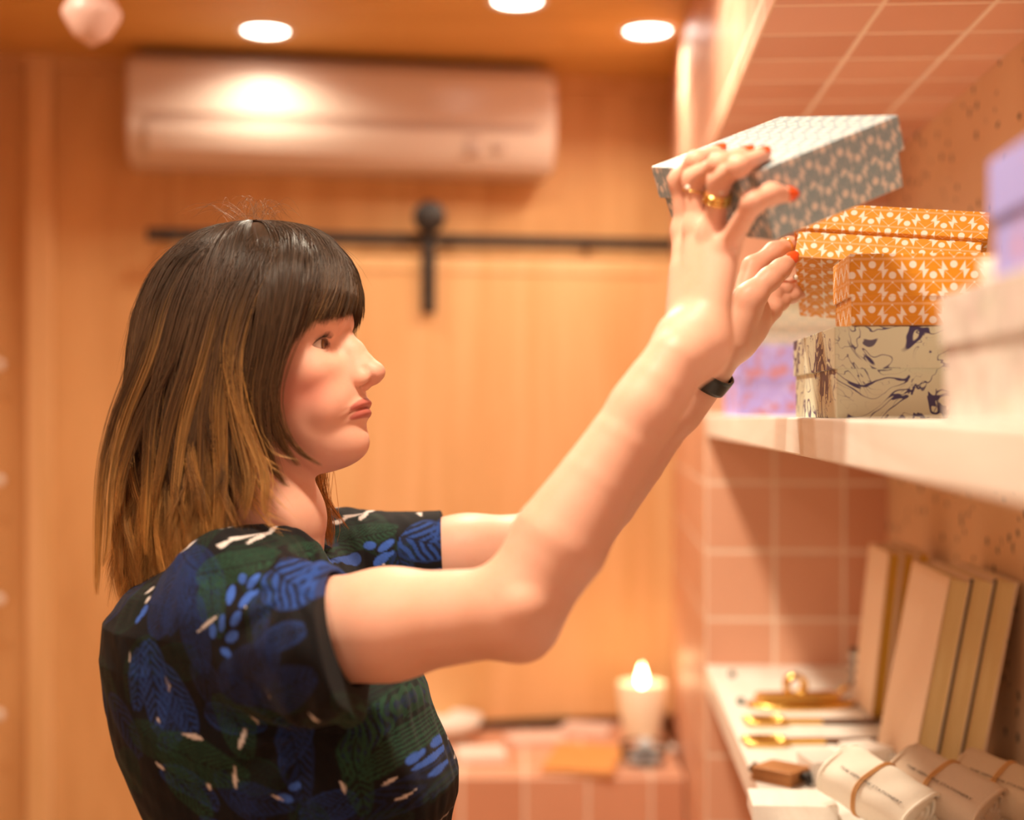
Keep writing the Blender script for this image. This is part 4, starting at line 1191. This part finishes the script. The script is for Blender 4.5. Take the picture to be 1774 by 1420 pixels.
# heather the cloth slightly
cc *= (1+.25*noise3(sV, 1500, 5))[:, None]
m, nt, b = newmat('leaf_print_knit', .85, .15)
at = nt.nodes.new('ShaderNodeVertexColor'); at.layer_name = 'tint'
kn = noise(nt, coord(nt), 1400, 1); c = mix(nt, X(nt, kn.outputs[0])*.5, at.outputs[0], (.03, .028, .035), 'MIX')
c = mix(nt, .06, at.outputs[0], c)
nt.links.new(c, b.inputs['Base Color']); bump(nt, b, kn.outputs[0], .3, .0006)
b.inputs['Sheen Weight'].default_value = .03
M['knit'] = m
bl = child('blouse', npmesh('blouse', sV, sF, cc), M['knit']); bl['label'] = 'dark top printed with blue and green leaves'

# ---------------------------------------------------------------- trousers and shoes, below the frame
tr = culled([(cap((-.24, 1.35, .86), (-.235, 1.33, .55), .09, .075), 0), (cap((-.235, 1.33, .55), (-.25, 1.33, .10), .075, .062), .02),
             (cap((-.24, 1.49, .86), (-.20, 1.51, .55), .09, .075), .04), (cap((-.20, 1.51, .55), (-.22, 1.52, .10), .075, .062), .02),
             (ell((-.24, 1.42, .90), (.105, .15, .11)), .05)])
def trf(p): return smax(tr(p), .045-p[:, 2], .004)
tV, tF = surface_net(trf, (-.45, 1.18, .0), (.0, 1.70, 1.16), .008, 12, .02)
child('trousers', npmesh('trousers', tV, tF), simple('black_trouser_cloth', (.02, .02, .024), .8))
for y in (1.33, 1.52):
    shf = culled([(cap((-.28, y, .040), (-.12, y-.01, .030), .036, .034), 0), (cap((-.26, y, .05), (-.245, y, .085), .042, .045), .03)])
    shV, shF = surface_net(lambda p: smax(shf(p), .001-p[:, 2], .003), (-.36, y-.08, -.02), (-.04, y+.08, .16), .005, 12, .01)
    child('shoe', npmesh('shoe', shV, shF), simple('black_shoe_leather', (.03, .025, .022), .4) if y == 1.33 else bpy.data.materials['black_shoe_leather'])

# ---------------------------------------------------------------- hair
Z_ = arr(-260, -238, -204, -159, -125, -91, -45, -11, 23, 57, 91, 105, 119, 128, 136, 142, 146, 148.5)
RB = arr(120, 130, 141, 139, 134, 131, 130, 130, 128, 122, 108, 98, 84, 73, 60, 42, 22, 3)
RFz = arr(-260, 40, 57, 74, 97, 110, 119, 128, 136, 142, 146, 148.5)
RFv = arr(108, 108, 111.5, 112, 106, 99, 91, 83, 72, 57, 38, 4)
RSv = arr(92, 94, 95, 97, 99, 99, 97, 95, 92, 88, 78, 71, 62, 54, 44, 33, 20, 3)
XC = -50.0
def envR(th, z):
    rb = np.interp(z, Z_, RB); rf = np.interp(z, RFz, RFv); rsd = np.interp(z, Z_, RSv)
    # blend by angle: superellipse quadrant
    c = np.cos(th); s = np.abs(np.sin(th)); rx = np.where(c > 0, rf, rb)
    return 1/((np.abs(c)/rx)**2.2+(s/rsd)**2.2)**(1/2.2)
zz0 = np.concatenate([148.3-np.linspace(0, 1, 16)**2*60, np.linspace(84, -260, 60)])
def zend(th):   # degrees from forward, near side positive
    t = abs(((th+180) % 360)-180)
    base = np.interp(t, [0, 18, 30, 42, 52, 60, 66, 72, 180], [56, 46, 40, 29, 12, -2, -30, -150, -240])
    if t >= 72: base = np.interp(t, [72, 85, 100, 120, 150, 180], [-132, -150, -172, -195, -228, -236])
    return base
ROOT = arr(.060, .034, .021); MID = arr(.105, .052, .024); GOLD = arr(.64, .30, .078); PALE = arr(.82, .47, .17)
HV = []; HF = []; HC = []; nvert = 0
def strand(P, r0, colr, sides=3):
    """P (n,3) head mm"""
    global nvert
    n = len(P); T = np.gradient(P, axis=0); T /= np.linalg.norm(T, axis=1)[:, None]+1e-9
    ref = np.array([.3, .9, .1]); A = np.cross(T, ref); A /= np.linalg.norm(A, axis=1)[:, None]+1e-9; B = np.cross(T, A)
    taper = np.clip(np.minimum(np.linspace(0, 1, n)*12+.5, (1-np.linspace(0, 1, n))*3.5+.12), 0, 1)*r0
    V = np.concatenate([(P+(A*math.cos(2*math.pi*k/sides)+B*math.sin(2*math.pi*k/sides))*taper[:, None])[:, None] for k in range(sides)], 1).reshape(-1, 3)
    i = np.arange(n-1)[:, None]*sides; k = np.arange(sides)[None]
    k2 = (k+1) % sides
    F = np.stack([i+k, i+k2, i+sides+k2, i+sides+k], -1).reshape(-1, 4)+nvert
    HV.append(V); HF.append(F); HC.append(np.repeat(colr, sides, 0)); nvert += n*sides
def hair_col(z, gold, start, jit):
    t = smooth01((start-z)/110)[:, None]*gold
    c = ROOT+(MID-ROOT)*smooth01((120-z)/150)[:, None]
    c = c*(1-t)+(GOLD*(1-.0)+0)*t
    t2 = smooth01((start-110-z)/80)[:, None]*gold*.6
    c = c*(1-t2)+PALE*t2
    t3 = smooth01((-85-z)/95)[:, None]*(.4+.6*min(gold, 1)); c = c*(1-t3)+GOLD*1.05*t3
    return c*jit
def make_lock(th0, delta, n, spread, ze, kind='long', gold=.5, gstart=40, LJ=1):
    """a clump of strands around azimuth th0 (degrees)"""
    ph = rng.uniform(0, 6.28); amp = rng.uniform(.4, 1.2); tipdir = rng.normal(0, 1); outw = rng.uniform(-.3, 1)
    dth = rng.normal(0, 3.5)
    for _ in range(n):
        th = th0+rng.normal(0, spread); e = ze+(rng.normal(0, 1.6) if kind == 'fringe' else rng.normal(0, 8)+(rng.exponential(10) if rng.random() < .35 else 0))
        dl = delta+abs(rng.normal(0, 2.5)); st = rng.uniform(0, 1)**1.6*75 if kind != 'fringe' else rng.uniform(0, 25)
        # start z: on the envelope near the crown; lower starts lie deeper
        z = zz0[(zz0 > e)]; z = z[z < 148.3-st*.9] if st > 1 else z
        if len(z) < 6: continue
        idx = np.linspace(0, len(z)-1, 26 if kind != 'fringe' else 18); z = np.interp(idx, np.arange(len(z)), z)
        z[-1] = e
        s = (z[0]-z)/(z[0]-e+1e-6); fall = smooth01((60-z)/200)
        conv = 1-.45*s**1.5
        thv = th0+(th-th0)*conv + dth*s + amp*6.0*np.sin(ph+z/30)*fall
        if kind == 'fringe': thv = thv + (17 if th0 > 4 else (4 if th0 > -10 else -5))*(s**1.3-1) + 1.2*np.sin(ph+z/20)*s
        r = envR(np.radians(thv), z)-dl-9*np.clip(1-s*5, 0, 1)*(st > 8)
        r = r+amp*7*np.sin(ph*1.7+z/26)*fall
        x = XC+r*np.cos(np.radians(thv)); y = -r*np.sin(np.radians(thv))
        # tips flick
        tp = np.clip((s-.8)/.2, 0, 1)**2
        if kind == 'long':
            x = x+tp*tipdir*9; y = y-tp*outw*7*np.sign(math.sin(math.radians(th0)))
        P = np.stack([x, y, z], 1)
        P += np.cumsum(rng.normal(0, .10, P.shape), 0)*.7
        jit = rng.uniform(.7, 1.35)*LJ
        strand(P, rng.uniform(.18, .31), hair_col(z, gold*rng.uniform(.7, 1.2), gstart, jit))
# long hair all round the back (72..288 deg)
for i in range(330):
    th = rng.uniform(71, 289) if rng.random() < .35 else rng.uniform(71, 190)
    g = rng.choice([.03, .2, .5, .85, 1.05], p=[.34, .26, .2, .14, .06]); LJ = rng.uniform(.45, 1.35)
    dl = rng.uniform(0, 13)
    make_lock(th, dl, 34, 1.7, zend(th)+rng.uniform(-14, 40), 'long', g, rng.choice([-130, -100, -70, -30, 20]), LJ)
# fringe
for i in range(170):
    th = rng.uniform(-60, 64)
    make_lock(th, rng.uniform(0, 7), 27, 2.6, zend(th)+rng.exponential(3.5)-1, 'fringe', rng.choice([0, .08, .2]), 120)
# the side lock in front of the ear, sweeping forward to the jaw
def guide(pts, n, spread, r=.34, gold=.25, gs=-20, amp=.5, layers=2.0):
    pts = np.array(pts, float); t = np.linspace(0, 1, len(pts)); tt = np.linspace(0, 1, 26)
    base = np.stack([np.interp(tt, t, pts[:, k]) for k in range(3)], 1)
    for _ in range(2):
        base[1:-1] = (base[:-2]+2*base[1:-1]+base[2:])/4
    for _ in range(n):
        o = rng.normal(0, 1, 3)*arr(spread, layers, spread*.3); cut = rng.uniform(.86, 1.0) if rng.random() < .5 else 1
        w = np.interp(tt, [0, .3, .8, 1], [1.6, 1.2, .6, .25])
        P = base+o*w[:, None]+np.cumsum(rng.normal(0, .14, base.shape), 0)
        k = max(6, int(26*cut)); P = P[:k]
        strand(P, rng.uniform(.17, .30), hair_col(P[:, 2], gold*rng.uniform(.55, 1.15), gs+rng.normal(0, 25), rng.uniform(.5, 1.35)))
def hp(px, py, y):     # head-space point seen at a photo pixel, given its sideways offset y
    d = np.array([(px-887)/FPX, 1, (714-py)/FPX]); o = np.array([0, 0, EYE]); a = HR[:, 1]
    t = (y/1000+(H0-o)@a)/(d@a); return tuple(to_head((o+d*t)[None])[0])
guide([hp(500, 407, -24), hp(505, 430, -62), hp(500, 480, -82), hp(488, 550, -90), hp(470, 620, -90), hp(462, 680, -88), hp(470, 730, -82), hp(490, 775, -74), hp(516, 806, -66)], 150, 6.5)
guide([hp(480, 407, -24), hp(482, 440, -66), hp(478, 500, -85), hp(468, 580, -91), hp(450, 650, -90), hp(446, 710, -88), hp(458, 770, -82), hp(478, 820, -74), hp(496, 842, -68)], 130, 6)
guide([hp(510, 407, -22), hp(530, 440, -58), hp(528, 500, -76), hp(508, 570, -84), hp(484, 630, -86), hp(474, 690, -84), hp(488, 745, -78), hp(520, 785, -66), hp(556, 806, -54)], 60, 3.5)
guide([hp(470, 410, -24), hp(462, 440, -66), hp(455, 520, -88), hp(440, 600, -93), hp(424, 680, -90), hp(424, 760, -84), hp(446, 840, -76), hp(482, 884, -70)], 26, 3, gold=.5)
# far hair falling beyond the neck and the stray lighter locks under the chin
guide([hp(470, 640, 70), hp(505, 720, 74), hp(525, 800, 72), hp(532, 850, 72), hp(540, 900, 74), hp(548, 955, 76)], 240, 11, gold=.9, gs=60)
guide([hp(480, 660, 70), hp(528, 780, 72), hp(550, 850, 76), hp(566, 915, 80), hp(572, 950, 82)], 120, 7, gold=1, gs=60)
guide([hp(520, 760, 66), hp(551, 815, 70), hp(556, 850, 72), hp(580, 885, 80), hp(604, 916, 84)], 26, 1.6, gold=1.1, gs=100)
guide([hp(530, 770, 66), hp(560, 820, 70), hp(548, 860, 72), hp(566, 880, 78), hp(590, 905, 82)], 12, 3, gold=1.1, gs=100)
# extra golden locks on the near side
for px0, px1, pe, n in ((300, 205, 900, 60), (330, 270, 880, 60), (352, 300, 930, 60), (370, 345, 915, 70), (392, 380, 940, 70), (400, 430, 900, 60), (260, 185, 980, 60), (240, 168, 1030, 70), (390, 455, 905, 50), (285, 250, 960, 50)):
    pm = (px0+px1)/2
    yy = -88
    guide([hp(455, 405, -24), hp(px0+70, 430, -62), hp(px0+25, 520, -86), hp(px0, 620, -97), hp(pm-6, 720, -100), hp(px1+6, 820, -99), hp(px1, pe-30, -98), hp(px1+rng.uniform(-12, 16), pe, -96)], int(n*1.1), 4.2, gold=rng.choice([.45, .7, 1.0]), gs=rng.choice([70, 20, -20, -50]))
# wispy curled ends near the neck
for k in range(34):
    x0 = rng.uniform(395, 452); y0 = rng.uniform(740, 870); L_ = rng.uniform(20, 90)
    guide([hp(x0-20, y0-120, -88), hp(x0, y0, -86), hp(x0+L_*.35, y0+L_*.5, -84), hp(x0+L_*.9, y0+L_*rng.uniform(.6, 1.3), -80)], 3, 2.5, gold=.9, gs=60)
# flyaways
for k in range(240):
    th = rng.uniform(0, 360); z1 = rng.uniform(-200, 120); z = np.linspace(147.5 if rng.random() < .5 else min(140, z1+90), z1, 26)
    r = envR(np.radians(th), z)+np.linspace(0, 1, 26)**2*rng.uniform(0, 13); thv = th+np.linspace(0, 1, 26)**2*rng.normal(0, 12)
    if abs(((th+180) % 360)-180) < 64 and z1 < 60: continue
    P = np.stack([XC+r*np.cos(np.radians(thv)), -r*np.sin(np.radians(thv)), z], 1)
    strand(P, .10, hair_col(z, .5, 60, 1.2))
for k in range(70):      # little loops standing off the crown
    th = rng.uniform(0, 6.28); a = rng.uniform(0, 26); base = arr(XC+a*math.cos(th), a*math.sin(th), 146)
    dr = arr(rng.normal(0, 1), rng.normal(0, 1), .0); dr /= np.linalg.norm(dr)+1e-6; t = np.linspace(0, 1, 26)[:, None]; L_ = rng.uniform(25, 60)
    P = base+dr*L_*t+arr(0, 0, 1)*rng.uniform(10, 24)*np.sin(t*3.0)
    strand(P, .09, hair_col(P[:, 2], .3, 200, 1.3))
HVn = from_head(np.concatenate(HV))
m, nt, b = newmat('hair', .38, .45)
at = nt.nodes.new('ShaderNodeVertexColor'); at.layer_name = 'tint'
nt.links.new(at.outputs[0], b.inputs['Base Color'])
M['hair'] = m
hair = child('hair', npmesh('hair', HVn, np.concatenate(HF), np.concatenate(HC)), M['hair'])
hair['label'] = 'brown hair lightening to golden ends'
# dense under-hair close to the head so no scalp shows
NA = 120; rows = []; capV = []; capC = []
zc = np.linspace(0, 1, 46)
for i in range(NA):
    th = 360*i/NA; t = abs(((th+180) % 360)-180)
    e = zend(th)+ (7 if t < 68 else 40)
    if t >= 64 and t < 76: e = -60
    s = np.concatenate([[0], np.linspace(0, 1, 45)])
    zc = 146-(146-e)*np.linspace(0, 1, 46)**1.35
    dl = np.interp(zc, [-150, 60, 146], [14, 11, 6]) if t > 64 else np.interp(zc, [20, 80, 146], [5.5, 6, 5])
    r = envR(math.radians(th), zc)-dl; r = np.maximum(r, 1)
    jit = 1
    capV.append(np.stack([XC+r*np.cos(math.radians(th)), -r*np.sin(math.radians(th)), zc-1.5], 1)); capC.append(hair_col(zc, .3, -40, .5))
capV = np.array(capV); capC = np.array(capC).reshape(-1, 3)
F = []
for i in range(NA):
    j = (i+1) % NA
    for k in range(45): F.append((i*46+k, j*46+k, j*46+k+1, i*46+k+1))
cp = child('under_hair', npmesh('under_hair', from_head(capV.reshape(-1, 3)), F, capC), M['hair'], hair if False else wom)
